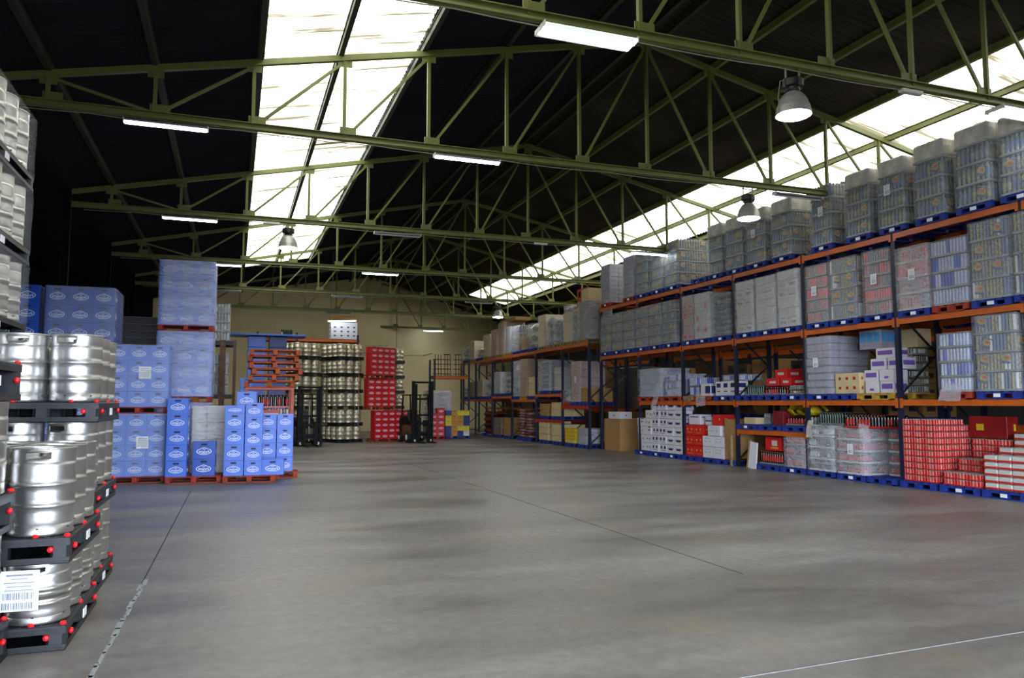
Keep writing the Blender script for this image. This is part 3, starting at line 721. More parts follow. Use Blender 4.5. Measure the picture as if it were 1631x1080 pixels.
# B4 level 2: tray stack under film
for k, y in enumerate((21.1, 22.55)): pallet((XF+.52, y, Z2), 1.2, 1.2, WOODR, 'red pallet under the %s' % ['film-draped blue packs', 'layered white trays'][k])
load((13.5, 22.4, z), 1.05, 1.5, .92, ('c', BLUW, 4, 4), 'four layers of white film-wrapped trays on the lowest shelf', tiers=4, film=2)
load((13.5, 21.05, z), 1.0, .95, .7, ('b', 'blue'), 'blue bottle packs under draped loose film', tiers=3, film=2, seed=2)
def drape(label, loc, pts, wd, m=FILMH):
    b = MB(); n = 6; vs = []; R = random.Random(len(label))
    for (x, y, zz) in pts:
        for j in range(n): vs.append((x+R.uniform(-.025, .0), y+wd*(j/(n-1)-.5)*R.uniform(.8, 1.1), zz+R.uniform(-.02, .02)))
    b.add(vs, [(i*n+j, i*n+j+1, (i+1)*n+j+1, (i+1)*n+j) for i in range(len(pts)-1) for j in range(n-1)], m, True)
    return thing('loose_film', label, 'plastic film', loc, me=b)
drape('loose clear film hanging over the beam below the white trays', (0, 0, 0), [(13.0, 21.4, 2.75), (12.9, 21.45, 2.5), (12.87, 21.7, 2.2), (12.86, 21.8, 1.9), (12.86, 21.95, 1.65), (12.87, 22.0, 1.35), (12.86, 21.9, 1.2)], .35)
drape('ragged film hanging over the beam by the red pallet', (0, 0, 0), [(12.97, 19.4, 2.0), (12.93, 19.35, 1.93), (12.9, 19.35, 1.8), (12.86, 19.3, 1.62)], .5)
drape('ragged film around the red pallet under blue cans', (0, 0, 0), [(12.93, 10.9, 2.1), (12.86, 10.92, 1.95), (12.85, 10.95, 1.75)], .5)
# shelf at 1.0 in B2
for k, y in enumerate((15.4, 16.35, 17.3)): pallet((XF+.52, y, 1.01), 1.2, .85, WOODB, 'blue pallet on the low middle shelf, %s from the right' % ORD[k+1], tag=k == 2)
z = 1.155
carton('brown_carton', (13.25, 17.35, z), (.3, .5, .17), CARDL, 'small brown carton at the left of the low middle shelf')
load((13.6, 17.0, z), .5, .3, .3, ('b', 'clear'), 'clear bottles standing beside the small brown carton', tiers=1, film=0)
carton('red_pack', (13.35, 16.3, z), (.35, .4, .36), mat('maroon_pack', '7c1218', .5, noise=.3, scale=9), 'maroon pack on the low middle shelf', cat='pack')
load((13.5, 15.75, z), .6, .6, .24, ('b', 'cola'), 'dark bottles below the yellow bags', tiers=1, film=0, seed=1)
load((13.55, 15.65, z+.25), .6, .95, .26, ('g', YEL, 1, 3), 'bright yellow bags on top of dark bottles', 'bags', tiers=1, film=0, name='yellow_bags')
load((13.5, 15.2, z), .5, .35, .24, ('b', 'clear'), 'clear bottles at the right end of the low middle shelf', tiers=1, film=0)
# ground B2
for k, y in enumerate((15.5, 16.45)): pallet((XF+.5, y, 0), 1.2, .85, WOODB, 'blue floor pallet under %s' % ['pink wrapped cola bottles', 'a red box and cola bottles'][k], tag=k == 0)
load((13.45, 15.48, .145), .95, .72, .8, ('b', 'cola'), 'film-wrapped cola bottles with red labels on the floor pallet', tiers=3, film=2)
load((13.45, 16.42, .145), .9, .9, .34, ('b', 'cola'), 'row of dark cola bottles with red caps', tiers=1, film=0, seed=2)
carton('red_box', (13.3, 16.42, .5), (.42, .6, .34), REDC, 'bright red box on the dark cola bottles', mpos=[(-.1, .55, .34, .4, LABW), (-.1, .2, .5, .08, YEL)], cat='box')
b = MB(); b.box((0, 0, .35), (.04, .35, .7), WHITEC, Matrix.Rotation(.12, 4, 'X')); b.box((-.01, .16, .35), (.05, .05, .75), WOODN, Matrix.Rotation(.18, 4, 'X'))
thing('leaning_panel', 'white leaning panel with wooden edge by the cola bottles', 'panel', (12.9, 17.05, 0), me=b)
b = MB(); b.box((0, 0, .42), (.06, .09, .84), WOODN, bev=.01); thing('wooden_post', 'short upright wooden post between the white cartons and bottles', 'post', (12.9, 17.92, 0), me=b)
carton('brown_carton', (13.78, 17.33, 0), (.55, .75, .85), CARDD, 'big dark brown carton behind the leaning panel')
# ground B1
Zb = .145
pallet((XF+.5, 14.52, 0), 1.2, .88, WOODB, 'blue floor pallet under grey wrapped green bottles'); pallet((XF+.5, 13.6, 0), 1.2, .82, WOODB, 'blue floor pallet under pink wrapped bottles', tag=True); pallet((XF+.5, 12.75, 0), 1.2, .78, WOODB, 'blue floor pallet half empty beside the rack post')
load((13.45, 14.5, Zb), 1.1, .84, 1.05, ('b', 'green', LABW), 'grey film-wrapped green bottles with white layer sheets', tiers=4, film=2)
load((13.6, 14.5, Zb+1.06), .8, .8, .3, ('b', 'green'), 'open tier of green bottles above the grey wrapped stack', tiers=1, film=0)
load((13.45, 13.6, Zb), 1.1, .8, 1.0, ('b', 'cola', LABW), 'pink film-wrapped cola bottles, tall stack with paper sheet', tiers=4, film=2, sheet=True, seed=1)
load((13.55, 13.45, Zb+1.02), .9, 1.1-.1, .3, ('b', 'cola', REDC), 'open tray of cola bottles with red labels on top of pink stack', tiers=1, film=0)
load((13.75, 12.72, Zb), .6, .68, 1.0, ('b', 'cola', LABW), 'dark maroon bottle stack beside the rack post', tiers=4, film=1, seed=2)
drape('loose film hanging from the pink bottle stack', (0, 0, 0), [(12.96, 13.2, 1.25), (12.9, 13.15, 1.05), (12.88, 13.1, .85)], .3)
drape('white torn film hanging on the grey wrapped bottle stack', (0, 0, 0), [(12.95, 14.85, 1.3), (12.86, 14.8, 1.1), (12.85, 14.78, .9)], .2, WHTW)
# ground B0: can packs, each a thing
def can_pack(m1, m2, top):
    def f():
        b = MB(); R = random.Random(3)
        for i in range(6):
            for j in range(4):
                bottle(b, -.2+.0667*(i+.5), -.133+.0667*(j+.5), .118, .0325, CAPS, R.choice((m1, m1, m2)), top, 8, True)
        b.box((0, 0, .012), (.4, .267, .02), m1); return b.mesh('can_pack')
    return cached(('pack', m1.name, m2.name, top.name), f)
PR = can_pack(CANR, CANR2, CAPS); PW = can_pack(CANR, CANR, LABW)
bw = MB(); bw.box((0, 0, .059), (.396, .262, .116), LABW, bev=.02); bw.box((0, 0, .03), (.4, .267, .045), CANR, bev=.01); PWH = bw.mesh('pack')
for nm, y in (('tall red can stack', 11.84), ('stepped red can stack', 10.9), ('red and white can stack', 10.0)):
    pallet((XF+.5, y, 0), 1.2, .84, WOODB, 'blue floor pallet under the %s' % nm, tag=nm != 'tall red can stack')
CN = ['right', 'middle', 'left']
def packs(yc, nm, heights, me, x0=12.97, hh=.125, maxn=None):
    for s, hgt in enumerate(heights):
        for t_ in range(hgt):
            for c in range(3):
                if s and t_ < heights[s-1]-1 and c != 0: continue     # buried packs are left out
                thing('can_pack', 'can pack, %s tier, %s column, %s row, %s' % (LEV[t_], CN[c], ['front', 'middle', 'rear'][s], nm), 'pack', (x0+.2+.4*s, yc-.268+.268*c, .145+hh*t_), 0, me, group='can packs of the '+nm)
packs(11.84, 'tall red stack', [10, 10, 9], PR); packs(10.9, 'stepped red stack', [2, 4, 7], PR); packs(10.02, 'white-topped stack', [5, 6, 8], PWH)
for k, (x, y, zz) in enumerate([(13.15, 11.45, 1.395), (13.9, 11.3, .9), (13.9, 11.3, 1.15)]):
    if k: continue
    carton('red_box', (14.0, 11.0, 1.03), (.3, .8, .42), mat('deep_red_box', '8c0f10', .5, noise=.2, scale=5), 'deep red box behind the tall red can stack', mpos=[(.2, .5, .2, .3, YEL)], cat='box')
# ground B3 and B4 cartons
for k, (y, ds) in enumerate([(18.25, 'the brown board and white cartons'), (19.15, 'the stacked red cartons'), (20.0, 'the red cartons beside the post')]): pallet((XF+.5, y, 0), 1.2, .86, WOODB, 'blue floor pallet under %s' % ds)
rm = [(-.2, .58, .1, .18, YEL), (.25, .58, .1, .18, YEL), (0, .25, .6, .03, YEL)]
for k, (y, zz, a) in enumerate([(20.1, 0, 'bottom left'), (19.63, 0, 'bottom right'), (20.1, .31, 'middle left'), (19.63, .31, 'middle right'), (20.1, .62, 'top left'), (19.63, .62, 'top right'), (19.15, .62, 'end of the top row')]):
    if k == 6: continue
    carton('red_carton', (13.22, y, .145+zz), (.45, .45, .3), REDC, 'red carton with yellow print in the floor stack, %s' % a, mpos=rm)
for k, (y, zz, dm, a) in enumerate([(19.12, 0, (.45, .5, .31), 'bottom left'), (18.62, 0, (.45, .46, .31), 'bottom right'), (19.12, .32, (.45, .5, .3), 'middle left'), (18.62, .32, (.45, .46, .3), 'middle right'), (18.8, .63, (.45, .6, .3), 'top')]):
    carton('white_carton', (13.18, y, .145+zz), dm, WHITEC, 'white floor carton right of the red cartons, %s' % a, mpos=[(-.2, .5, .2, .06, INK), (.2, .5, .2, .06, INK), (0, .78, .5, .03, INK)])
carton('red_carton', (13.25, 18.75, .145+.94), (.4, .5, .3), REDC, 'small red carton on top of the white cartons', mpos=rm[:1])
carton('white_carton', (13.3, 20.0, .145+.93), (.4, .6, .3), WHITEC, 'white carton with blue stripe on the red cartons', mpos=[(0, .75, .7, .1, NAVY)])
carton('white_carton', (13.3, 19.35, .145+.93), (.3, .3, .24), WHITEC, 'small white carton on the red cartons, beside the small red one', mpos=[(0, .5, .9, .15, NAVY)])
b = MB(); b.box((0, 0, .56), (.7, .5, 1.12), CARD, bev=.01); thing('brown_carton', 'tall plain brown carton standing beside the white floor cartons', 'carton', (13.35, 18.12, .145), me=b)
for k, y in enumerate((21.0, 21.95, 22.9)): pallet((XF+.5, y, 0), 1.2, .9, WOODB, 'blue floor pallet under white navy-print cartons, %s from right' % ORD[k+1], tag=True)
MK = [[(-.25, .6, .22, .34, NAVY), (.2, .6, .2, .34, NAVY), (0, .25, .6, .07, INK)], [(0, .55, .7, .1, NAVY), (0, .42, .5, .14, NAVY)], [(-.2, .5, .16, .1, INKD), (.2, .5, .16, .1, INKD), (-.2, .36, .1, .05, INKD)], [(-.25, .93, .4, .12, LABR), (-.2, .55, .3, .12, NAVY)]]
R = random.Random(5)
for t_ in range(6):
    n0 = 0; n1 = 6 if t_ < 4 else (5 if t_ == 4 else 4)
    hgt = .27
    for c in range(n0, n1):
        mk = MK[1] if c < 2 else (MK[0] if c in (2, 3) else MK[2])
        if (t_, c) in ((2, 4), (3, 5)): mk = MK[3]
        x = 13.17+R.uniform(-.02, .02)+(.03 if t_ > 3 else 0)
        carton('white_carton', (x, 20.72+c*.46+R.uniform(-.008, .008), .145+hgt*t_), (.38, .45, hgt-.008), WHITEC, 'white navy-print carton in the big floor stack, %s tier, %s from right' % (LEV[t_], ORD[c+1]), mpos=mk)
# big cardboard box inside the cross passage
carton('brown_carton', (13.55, 25.2, 0), (1.1, 1.2, 1.15), CARD, 'huge plain brown carton in the passage between rack runs')
carton('white_carton', (13.4, 25.3, 1.15), (.5, .9, .25), WHITEC, 'long white carton on top of the huge brown carton', mpos=[(0, .5, .1, .2, PURP)])
# rear row boxes and odds, rack interior's shade put into their darker colours
rr = [(10.0, 1.25, 2.6, CARDD, 'dark brown boxes'), (12.0, 3.3, 4.5, CARD, 'brown boxes'), (13.6, 1.25, 2.9, CARD, 'brown boxes'), (15.8, 1.25, 3.1, CARDD, 'dark brown boxes'), (16.9, 1.25, 2.9, GREYD, 'grey wrapped goods'), (18.6, 1.25, 3.0, CARD, 'brown boxes'), (19.8, 1.25, 2.9, CARDD, 'grey wrapped goods'), (21.6, 1.25, 3.1, CARDD, 'dark brown boxes'), (22.8, 1.25, 2.9, CARD, 'brown boxes'), (24.4, 0, 3.0, CARDD, 'dark brown boxes')]
for k, (y, z, tp, m, ds) in enumerate(rr):
    pallet((15.05, y, z), 1.1, .9, WOODB, 'pallet on the rear rack under %s, %s from the right' % (ds, ORD[k+1]))
    load((15.05, y, z+.145), 1.05, 1.0, tp-z-.145, ('c', m, 2, 2, None if k % 2 else INKD), 'shade-toned stack of %s on the rear rack, %s from the right' % (ds, ORD[k+1]), 'boxes', film=0, seed=k, name='stacked_boxes')

# --- far run loads: (y0,y1,z,top,kind,label)
def farload(y0, y1, z, top, kind, ds, pm=WOODB, pl=True, **k):
    cat = 'boxes' if kind[0] == 'c' else 'load'
    if pl: pallet((XG+.55, (y0+y1)/2, z), 1.2, min(.85, y1-y0), pm, 'pallet under the %s' % ds); z += .145
    load((XG+.53, (y0+y1)/2, z), 1.1, y1-y0-.02, top-z, kind, ds, cat, **k)
ZT = 4.03
farload(26.4, 27.1, ZT, 5.62, ('c', CARDD, 2, 2), 'tall grey-brown wrapped boxes, right end of far top shelf', WOODN, film=2)
farload(27.15, 27.75, ZT, 5.3, ('g', GREYW, 2, 2), 'shiny grey wrapped sacks, second on the far top shelf', WOODN, film=2)
farload(27.8, 28.6, ZT, 5.35, ('c', CARDL, 2, 2), 'cream box block under orange pallets on far top shelf', WOODN)
carton('cream_carton', (XG+.5, 26.75, 5.63), (.8, .65, .5), CARDL, 'cream carton on top of the tall grey-brown boxes')
load((XG+.5, 28.25, 5.36), .9, .7, .32, ('g', PNKW, 1, 1), 'pink wrapped bundle on the cream box block', 'bundle', tiers=1, film=2)
for k in range(3):
    o = thing('wooden_pallet', 'orange pallet standing on edge on far top shelf, %s of three' % ['front', 'middle', 'rear'][k], 'pallet', (XG+.3+.2*k, 27.5, 5.85), (0, PI/2, 0), pal_mesh(.8, .8, WOODO, 'o'))
carton('cream_carton', (XG+.5, 27.45, 5.315), (.9, .58, .13), CARDL, 'flat cardboard box under the upright orange pallets')
farload(28.75, 29.55, ZT, 5.15, ('g', GREYD, 2, 2), 'dark wrapped sacks, third stack group on far top shelf', WOODN, film=2)
farload(29.6, 30.35, ZT, 5.35, ('g', GREYW, 2, 2), 'grey wrapped sacks next to the dark wrapped sacks', WOODN, film=2)
farload(30.5, 31.35, ZT, 5.55, ('c', CARDL, 2, 3), 'tall cream box stack, middle of far top shelf', WOODN)
farload(31.8, 32.5, ZT, 5.3, ('g', WHTW, 1, 1), 'tall white bag at the middle of far top shelf', WOODB, tiers=3)
farload(32.6, 33.5, ZT, 4.75, ('c', WOODN, 2, 6), 'stack of pale planks on the far top shelf', WOODB, film=0, tiers=6)
farload(33.6, 34.55, ZT, 5.4, ('b', 'mix'), 'blue-grey bottle packs beside the planks, far top shelf', WOODB, film=1)
farload(34.85, 35.65, ZT, 5.45, ('c', GREYW, 2, 2), 'grey block left of the bottle packs, far top shelf', WOODN)
farload(35.8, 36.7, ZT, 5.75, ('c', CARD, 2, 2), 'tall brown box with open top on far top shelf', WOODN, film=1)
carton('brown_carton', (XG+.6, 35.9, 5.76), (.8, 2.2, .16), CARD, 'long flat brown carton lying across the far top stacks') 
farload(37.0, 37.9, ZT, 5.5, ('c', mat('tan_box', 'b08458', .8, noise=.2), 2, 3), 'tan box stack near the left end of far top shelf', WOODN, tiers=6)
farload(38.2, 39.2, ZT, 5.35, ('c', CARDL, 2, 2), 'cream boxes at the left end of far top shelf', WOODN, tiers=3)
farload(39.5, 40.5, ZT, 4.75, ('g', WHTW, 2, 1), 'crumpled white film heap, left end of far top shelf', WOODB, tiers=2)
farload(40.9, 41.8, ZT, 5.2, ('c', CARDL, 2, 2), 'cream box stack past the crumpled heap, far top shelf end', WOODN, tiers=3)
farload(42.1, 43.2, ZT, 4.9, ('g', GREYW, 2, 1), 'grey film heap at the very end of far top shelf', WOODB, tiers=3, film=2)
farload(40.9, 41.9, 1.93, 2.9, ('c', CARD, 2, 2), 'brown boxes on the last bay shelf of the far run', WOODB)
farload(42.1, 43.1, 1.93, 2.6, ('g', WHTW, 2, 1), 'white bags on the last bay shelf of the far run', WOODB, tiers=3)
# F1
farload(27.0, 27.85, 1.62, 3.35, ('c', PNKW, 3, 2), 'pink and brown carton stack, right bay of far run', WOODB, sheet=True, tiers=5)
farload(26.35, 26.9, 1.62, 2.3, ('c', CARD, 2, 1, LABR), 'spotted brown carton stack beside the pink cartons', WOODB, film=0)
farload(27.95, 28.6, 1.62, 2.25, ('g', WHTW, 2, 1), 'white sacks left of the pink carton stack', WOODR, tiers=2)
farload(26.4, 27.2, 0, .75, ('c', LILW, 3, 3, LABB), 'low lilac can trays on the floor, far run', WOODB, tiers=4, film=1)
farload(27.5, 28.5, 0, .72, ('c', YEL, 3, 3, LABW), 'low yellow and white packs on the floor', WOODB, tiers=4, film=0)
# F2
farload(30.0, 31.3, 2.1, 3.55, ('g', BLUW, 2, 1), 'blue-white wrapped layers, middle bay of far run', WOODB, tiers=7, film=2)
farload(28.8, 29.6, 2.1, 3.2, ('c', WHTW, 2, 2), 'white boxes right of the blue-white layers', WOODB)
farload(28.9, 29.9, 1.03, 1.75, ('c', CARDL, 2, 2), 'brown boxes on the low red-beamed shelf, right', WOODB, film=0, tiers=2)
farload(30.2, 31.2, 1.03, 1.7, ('c', CARD, 2, 3), 'brown boxes on the low red-beamed shelf, left', WOODB, film=0, tiers=2)
farload(28.8, 29.9, 0, .85, ('c', CARDL, 2, 3), 'cream boxes on the floor under the low shelf, right', WOODB, film=0, tiers=3)
farload(30.2, 31.3, 0, .95, ('c', CARDL, 2, 2), 'cream boxes on the floor under the low shelf, left', WOODB, film=0, tiers=3)
# F3
farload(33.7, 34.5, 1.89, 3.7, ('g', WHTW, 1, 1), 'tall white and pink wrapped rolls, far run', WOODB, tiers=2, film=2)
farload(32.7, 33.6, 1.89, 3.75, ('c', CARD, 2, 2), 'tall brown box left of the blue-white layers', WOODY, film=1, tiers=2)
farload(31.75, 32.6, 1.89, 2.9, ('c', CARDL, 2, 2), 'cream boxes in front of the rack post, far run', WOODB, film=0, tiers=3)
farload(32.3, 33.1, 0, 1.3, ('g', PNKW, 2, 1), 'right column of pinkish sacks on the floor', WOODB, tiers=9, film=0)
farload(33.2, 34.0, 0, 1.45, ('g', PNKW, 2, 1), 'left column of pinkish sacks on the floor', WOODB, tiers=10, film=0, seed=1)
# F4
farload(35.0, 36.0, 0, 1.0, ('c', CARD, 2, 2), 'ochre brown box stack on the floor, far run', WOODB, film=0, tiers=3)
farload(36.3, 37.5, 0, 1.0, ('c', LABG, 3, 3, LABR), 'green and red tray stack on the floor, far run', WOODB, film=0, tiers=5)
farload(34.9, 35.9, 2.06, 3.0, ('g', GREYW, 2, 1), 'grey sack heap on the far run shelf', WOODB, tiers=3, film=1)
farload(36.4, 37.4, 2.06, 3.3, ('c', WHTW, 2, 3), 'white upright packs on the far run shelf', WOODB)
# F5
farload(38.0, 39.0, 1.93, 2.9, ('g', GREYW, 2, 1), 'pale plastic heap at the far left shelf', WOODB, tiers=2, film=1)
farload(39.3, 40.3, 1.93, 3.0, ('c', CARDL, 2, 2), 'cream boxes at the far left shelf', WOODB)
farload(38.2, 39.4, 0, 1.3, ('g', mat('brick_sacks', '6e2c1c', .8, noise=.3), 2, 1), 'brick-red sacks on the floor, far run left', WOODB, tiers=4, film=0)
for k in range(6):  # boxes behind the far run, shade put into their dark colours
    y0 = 25.8+k*2.6
    load((14.8, y0+.8, 0), 1.0, 2.0, 1.4, ('c', CARDD, 2, 3), 'shade-toned boxes on the floor behind the far run, %s from right' % ORD[k+1], 'boxes', film=0, name='stacked_boxes', seed=k)
    load((14.8, y0+.8, 1.5+.0), 1.0, 2.0, 1.6, ('c', CARDD if k % 2 else GREYD, 2, 3), 'shade-toned boxes on the shelf behind the far run, %s from right' % ORD[k+1], 'boxes', film=0, name='stacked_boxes', seed=k)

# ------------------------------------------------------------------ kegs
def ring_slots(R_, z0, z1, slots, m, n=48, th=.004, half=5):
    """rolled rim wall with oval grip holes"""
    b = MB(); zs = [z0, z0+(z1-z0)*.3, z0+(z1-z0)*.72, z1]
    rads = [R_*.985, R_*.995, R_*1.0, R_*.99]
    def P(i, k, r): t = 2*PI*i/n; return (r*math.cos(t), r*math.sin(t), zs[k])
    hole = set()
    for s in slots:
        c = int(s/(2*PI)*n)
        for q in range(-half//2, half//2+1): hole.add((c+q) % n)
    for dr in (0, -th):
        for k in range(3):
            fs = []
            for i in range(n):
                if k == 1 and i in hole: continue
                a = [P(i, k, rads[k]+dr), P(i+1, k, rads[k]+dr), P(i+1, k+1, rads[k+1]+dr), P(i, k+1, rads[k+1]+dr)]
                if dr: a = a[::-1]
                b.add(a, [(0, 1, 2, 3)], m, True)
    for i in range(n):   # hole edges
        if i in hole:
            for k, fl in ((1, 1), (2, 0)):
                a = [P(i, k, rads[k]), P(i+1, k, rads[k]), P(i+1, k, rads[k]-th), P(i, k, rads[k]-th)]; b.add(a, [(0, 1, 2, 3)], m)
            if (i-1) % n not in hole: b.add([P(i, 1, rads[1]), P(i, 2, rads[2]), P(i, 2, rads[2]-th), P(i, 1, rads[1]-th)], [(0, 1, 2, 3)], m)
            if (i+1) % n not in hole: b.add([P(i+1, 1, rads[1]), P(i+1, 2, rads[2]), P(i+1, 2, rads[2]-th), P(i+1, 1, rads[1]-th)], [(0, 1, 2, 3)], m)
    b.lathe([(rads[3]-th, z1), (rads[3]-.001, z1+.006), (rads[3]+.005, z1+.005), (rads[3]+.005, z1-.006), (rads[3], z1-.008)], m, n, cap=False)
    return b.weld('top_rim')
def keg_meshes(h, key, m=STEEL, n=48):
    R_ = .203
    def f():
        t0, t1 = .075*h/.6, h-.1*h/.6
        pr = [(R_*.93, t0-.03), (R_*.985, t0+.0), (R_, t0+.03)]
        for fz in (.3, .64):
            zc = t0+(t1-t0)*fz
            pr += [(R_, zc-.05), (R_*.998, zc-.016), (R_*1.015, zc-.012), (R_*1.03, zc-.006), (R_*1.033, zc), (R_*1.03, zc+.006), (R_*1.015, zc+.012), (R_*.998, zc+.016), (R_, zc+.05)]
        pr += [(R_, t1-.03), (R_*.985, t1), (R_*.85, t1+.022), (R_*.45, t1+.035), (.03, t1+.038)]
        b = MB(); b.lathe(pr, m, n, cap=False); b.lathe([(.034, t1+.03), (.034, t1+.062), (.02, t1+.064)], STEELD, 12)
        body = b.weld('keg_body')
        low = MB(); low.lathe([(R_*.97, .0), (R_*.995, .004), (R_*1.01, .014), (R_*.995, .03), (R_*.985, t0+.0), (R_*.93, t0+.01)], m, n, cap=False)
        low.lathe([(R_*.97, .0), (R_*.94, .01), (R_*.93, t0)], m, n, cap=False)
        for a in range(6): 
            t_ = a*PI/3+.2; low.box((R_*math.cos(t_), R_*math.sin(t_), .052), (.014, .014, .008), INKD, None)
        low = low.weld('bottom_rim')
        top = ring_slots(R_*.995, t1-.005, h-.006, (4.45, 4.45-PI), m, n)
        return body, low, top
    return cached(('keg', h, key), f)
def keg(loc, h, label, rot=0, group=None, detail=True):
    body, low, top = keg_meshes(h, 'hi')
    t = thing('beer_keg', label, 'keg', loc, rot, body, group)
    link('bottom_rim', low, t); link('top_rim', top, t)
    return t
def simple_keg():
    def f():
        h = .555; R_ = .2; b = MB(); STEEL = mat('keg_steel_beige_lit', 'cbc4ae', .42, .75, noise=.15)  # beige light on the far kegs is put into the steel colour
        b.lathe([(R_*.96, 0), (R_*.96, .05), (R_*.92, .06), (R_, .085), (R_, .19), (R_*1.05, .2), (R_, .21), (R_, .35), (R_*1.05, .36), (R_, .37), (R_, .47), (R_*.92, .49), (R_*.96, .5), (R_*.97, h), (R_*.93, h), (R_*.92, .5), (.03, .5)], STEEL, 20)
        return b.weld('beer_keg')
    return cached('skeg', f)
# plastic keg pallet: w along x, d along y, height h
def keg_pallet_mesh(w_, d_, h):
    def f():
        b = MB(); fx, fy = .12, .12
        b.box((0, 0, h-.012), (w_, d_, .024), BLK2, bev=.006)
        b.box((0, 0, .012), (w_, d_, .024), BLK, bev=.006)
        for sx in (-1, 0, 1):
            for sy in (-1, 0, 1):
                b.box((sx*(w_/2-fx/2-.004), sy*(d_/2-fy/2-.004), h/2), (fx, fy, h-.04), BLK2, bev=.02)
        n = 14
        for k in range(n):   # deck ribs and cut-outs
            b.box((-w_/2+w_*(k+.5)/n, 0, h+.001), (.012, d_*.98, .006), BLK)
        for s in (-1, 1):
            b.box((0, s*(d_/2-.008), h-.035), (w_*.99, .014, .04), BLK); b.box((s*(w_/2-.008), 0, h-.035), (.014, d_*.99, .04), BLK)
            b.box((0, s*(d_/2-.008), .03), (w_*.99, .014, .03), BLK); b.box((s*(w_/2-.008), 0, .03), (.014, d_*.99, .03), BLK)
        return b.mesh('keg_pallet')
    return cached(('kpal', w_, d_, h), f)
PLUG = MB(); PLUG.lathe([(.012, -.012), (.02, -.004), (.022, .006), (.016, .018), (.0, .023)], REDP, 12, cap=False); PLUG = PLUG.mesh('plug')
def keg_pallet(loc, w_, d_, h, label, rot=0, plugs=True, tag=True):
    o = thing('plastic_pallet', label, 'pallet', loc, rot, keg_pallet_mesh(w_, d_, h))
    if plugs:
        for sy in (-1, 0, 1):
            link('red_plug', PLUG, o, (w_/2-.025, sy*(d_/2-.03), h+.004))
        for sx in (.25, -.25): link('red_plug', PLUG, o, (sx*w_, -d_/2+.03, h+.004))
        for sy in (-.8, .8): link('red_plug', PLUG, o, (w_/2+.0, sy*(d_/2-.03), h*.55), (0, PI/2, 0))
        link('red_plug', PLUG, o, (w_/2-.12, -d_/2, h*.55), (PI/2, 0, 0))
    if tag: link('paper_tag', TAGM, o, (w_/2+.002, .06, h*.5), (0, 0, 0))
    return o
def keg_stack(xr, y0, levels, nx, ny, px, py, nm, rots=0, plugs=True, kh=None, tag=True, jitter=.002, last=True, dia=.41):
    """xr: right face x; y0 near face y; levels: list of (pallet height, keg height)"""
    w_ = nx*px+.02; d_ = ny*py+.02; z = 0; R = random.Random(int(abs(xr*100)))
    for L, (ph, khh) in enumerate(levels):
        keg_pallet((xr-w_/2, y0+d_/2, z), w_, d_, ph, '%s black plastic pallet of the %s keg stack' % (LEV[L], nm), plugs=plugs, tag=tag)
        z += ph
        if khh:
            for i in range(nx):
                for j in range(ny):
                    if i > 0 and j > 0 and not (L == len(levels)-1): continue
                    keg((xr-.01-px/2-i*px+R.uniform(-jitter, jitter), y0+.01+py/2+j*py, z+.007), khh-.008, 'steel keg, %s tier, %s %s, %s keg stack' % (LEV[L], 'near-row' if j == 0 else ORD[j+1]+'-row', ['right', 'middle', 'left'][i] if i < 3 else 'far left', nm), R.uniform(-.5, .5))
            z += khh
    return z
za = keg_stack(-1.04, 6.2, [(.17, .42), (.18, .62)], 2, 3, .43, .43, 'front right')
keg_stack(-1.1, 7.58, [(.17, .60), (.17, .60), (.17, .60)], 2, 3, .43, .43, 'middle')
keg_stack(-1.38, 4.87, [(.25, .6), (.25, .62), (.25, 0)], 1, 3, .43, .43, 'leftmost near')
# tall wrapped kegs behind
zt = [(.17, .6)]*6
keg_stack(-2.03, 6.98, [(.17, .61)]*6, 2, 5, .43, .43, 'tall wrapped', plugs=False)
for L in range(3, 6):
    z = .78*L+.17
    t = thing('stretch_wrap', 'clear stretch film around the %s tier of the tall keg stack' % LEV[L], 'film', (-2.47, 8.07, z+.005), me=thin_film(.87, 2.14, .6, L % 3))
# barcode sheet on the lower front keg
b = MB(); b.box((0, 0, 0), (.24, .004, .27), PAPER)
for k, wd in enumerate((.16, .1, .18, .15, .17)): b.box((0, -.003, .105-.025*k), (wd, .002, .006 if k else .012), INK)
R = random.Random(2)
for zz in (-.035, -.1):
    x = -.095
    while x < .09: wv = R.choice((.003, .005, .008)); b.box((x, -.003, zz), (wv, .002, .045), INK); x += wv+R.choice((.004, .006))
thing('paper_sheet', 'white paper sheet with barcode taped on the lower front keg', 'label', (-1.33, 6.17, .43), (0, 0, -.05), b)

# ------------------------------------------------------------------ bottle crates
def crate_mesh(w_, d_, h, m, logo=LOGO, key='', big=True):
    def f():
        b = MB(); e = .012
        b.box((0, 0, .01), (w_-.02, d_-.02, .02), m)
        for s in (-1, 1):
            b.box((s*(w_/2-e/2), 0, h/2), (e, d_, h-.004), m); b.box((0, s*(d_/2-e/2), h/2), (w_, e, h-.004), m)
            b.box((0, s*(d_/2), h-.02), (w_, .012, .025), m); b.box((s*(w_/2), 0, h-.02), (.012, d_, .025), m)
            b.box((0, s*(d_/2), .02), (w_, .008, .02), m)
            for q in (-1, 1): b.box((q*(w_/2-.012), s*(d_/2-.012), h/2), (.03, .03, h-.004), m, bev=.008)
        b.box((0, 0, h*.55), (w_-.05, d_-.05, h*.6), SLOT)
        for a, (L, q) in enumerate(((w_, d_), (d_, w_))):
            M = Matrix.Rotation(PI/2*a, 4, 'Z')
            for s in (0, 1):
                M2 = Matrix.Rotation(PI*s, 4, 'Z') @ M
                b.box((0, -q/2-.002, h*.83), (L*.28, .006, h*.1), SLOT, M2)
        return b.mesh('bottle_crate')
    return cached(('crate', w_, d_, h, m.name, key), f)
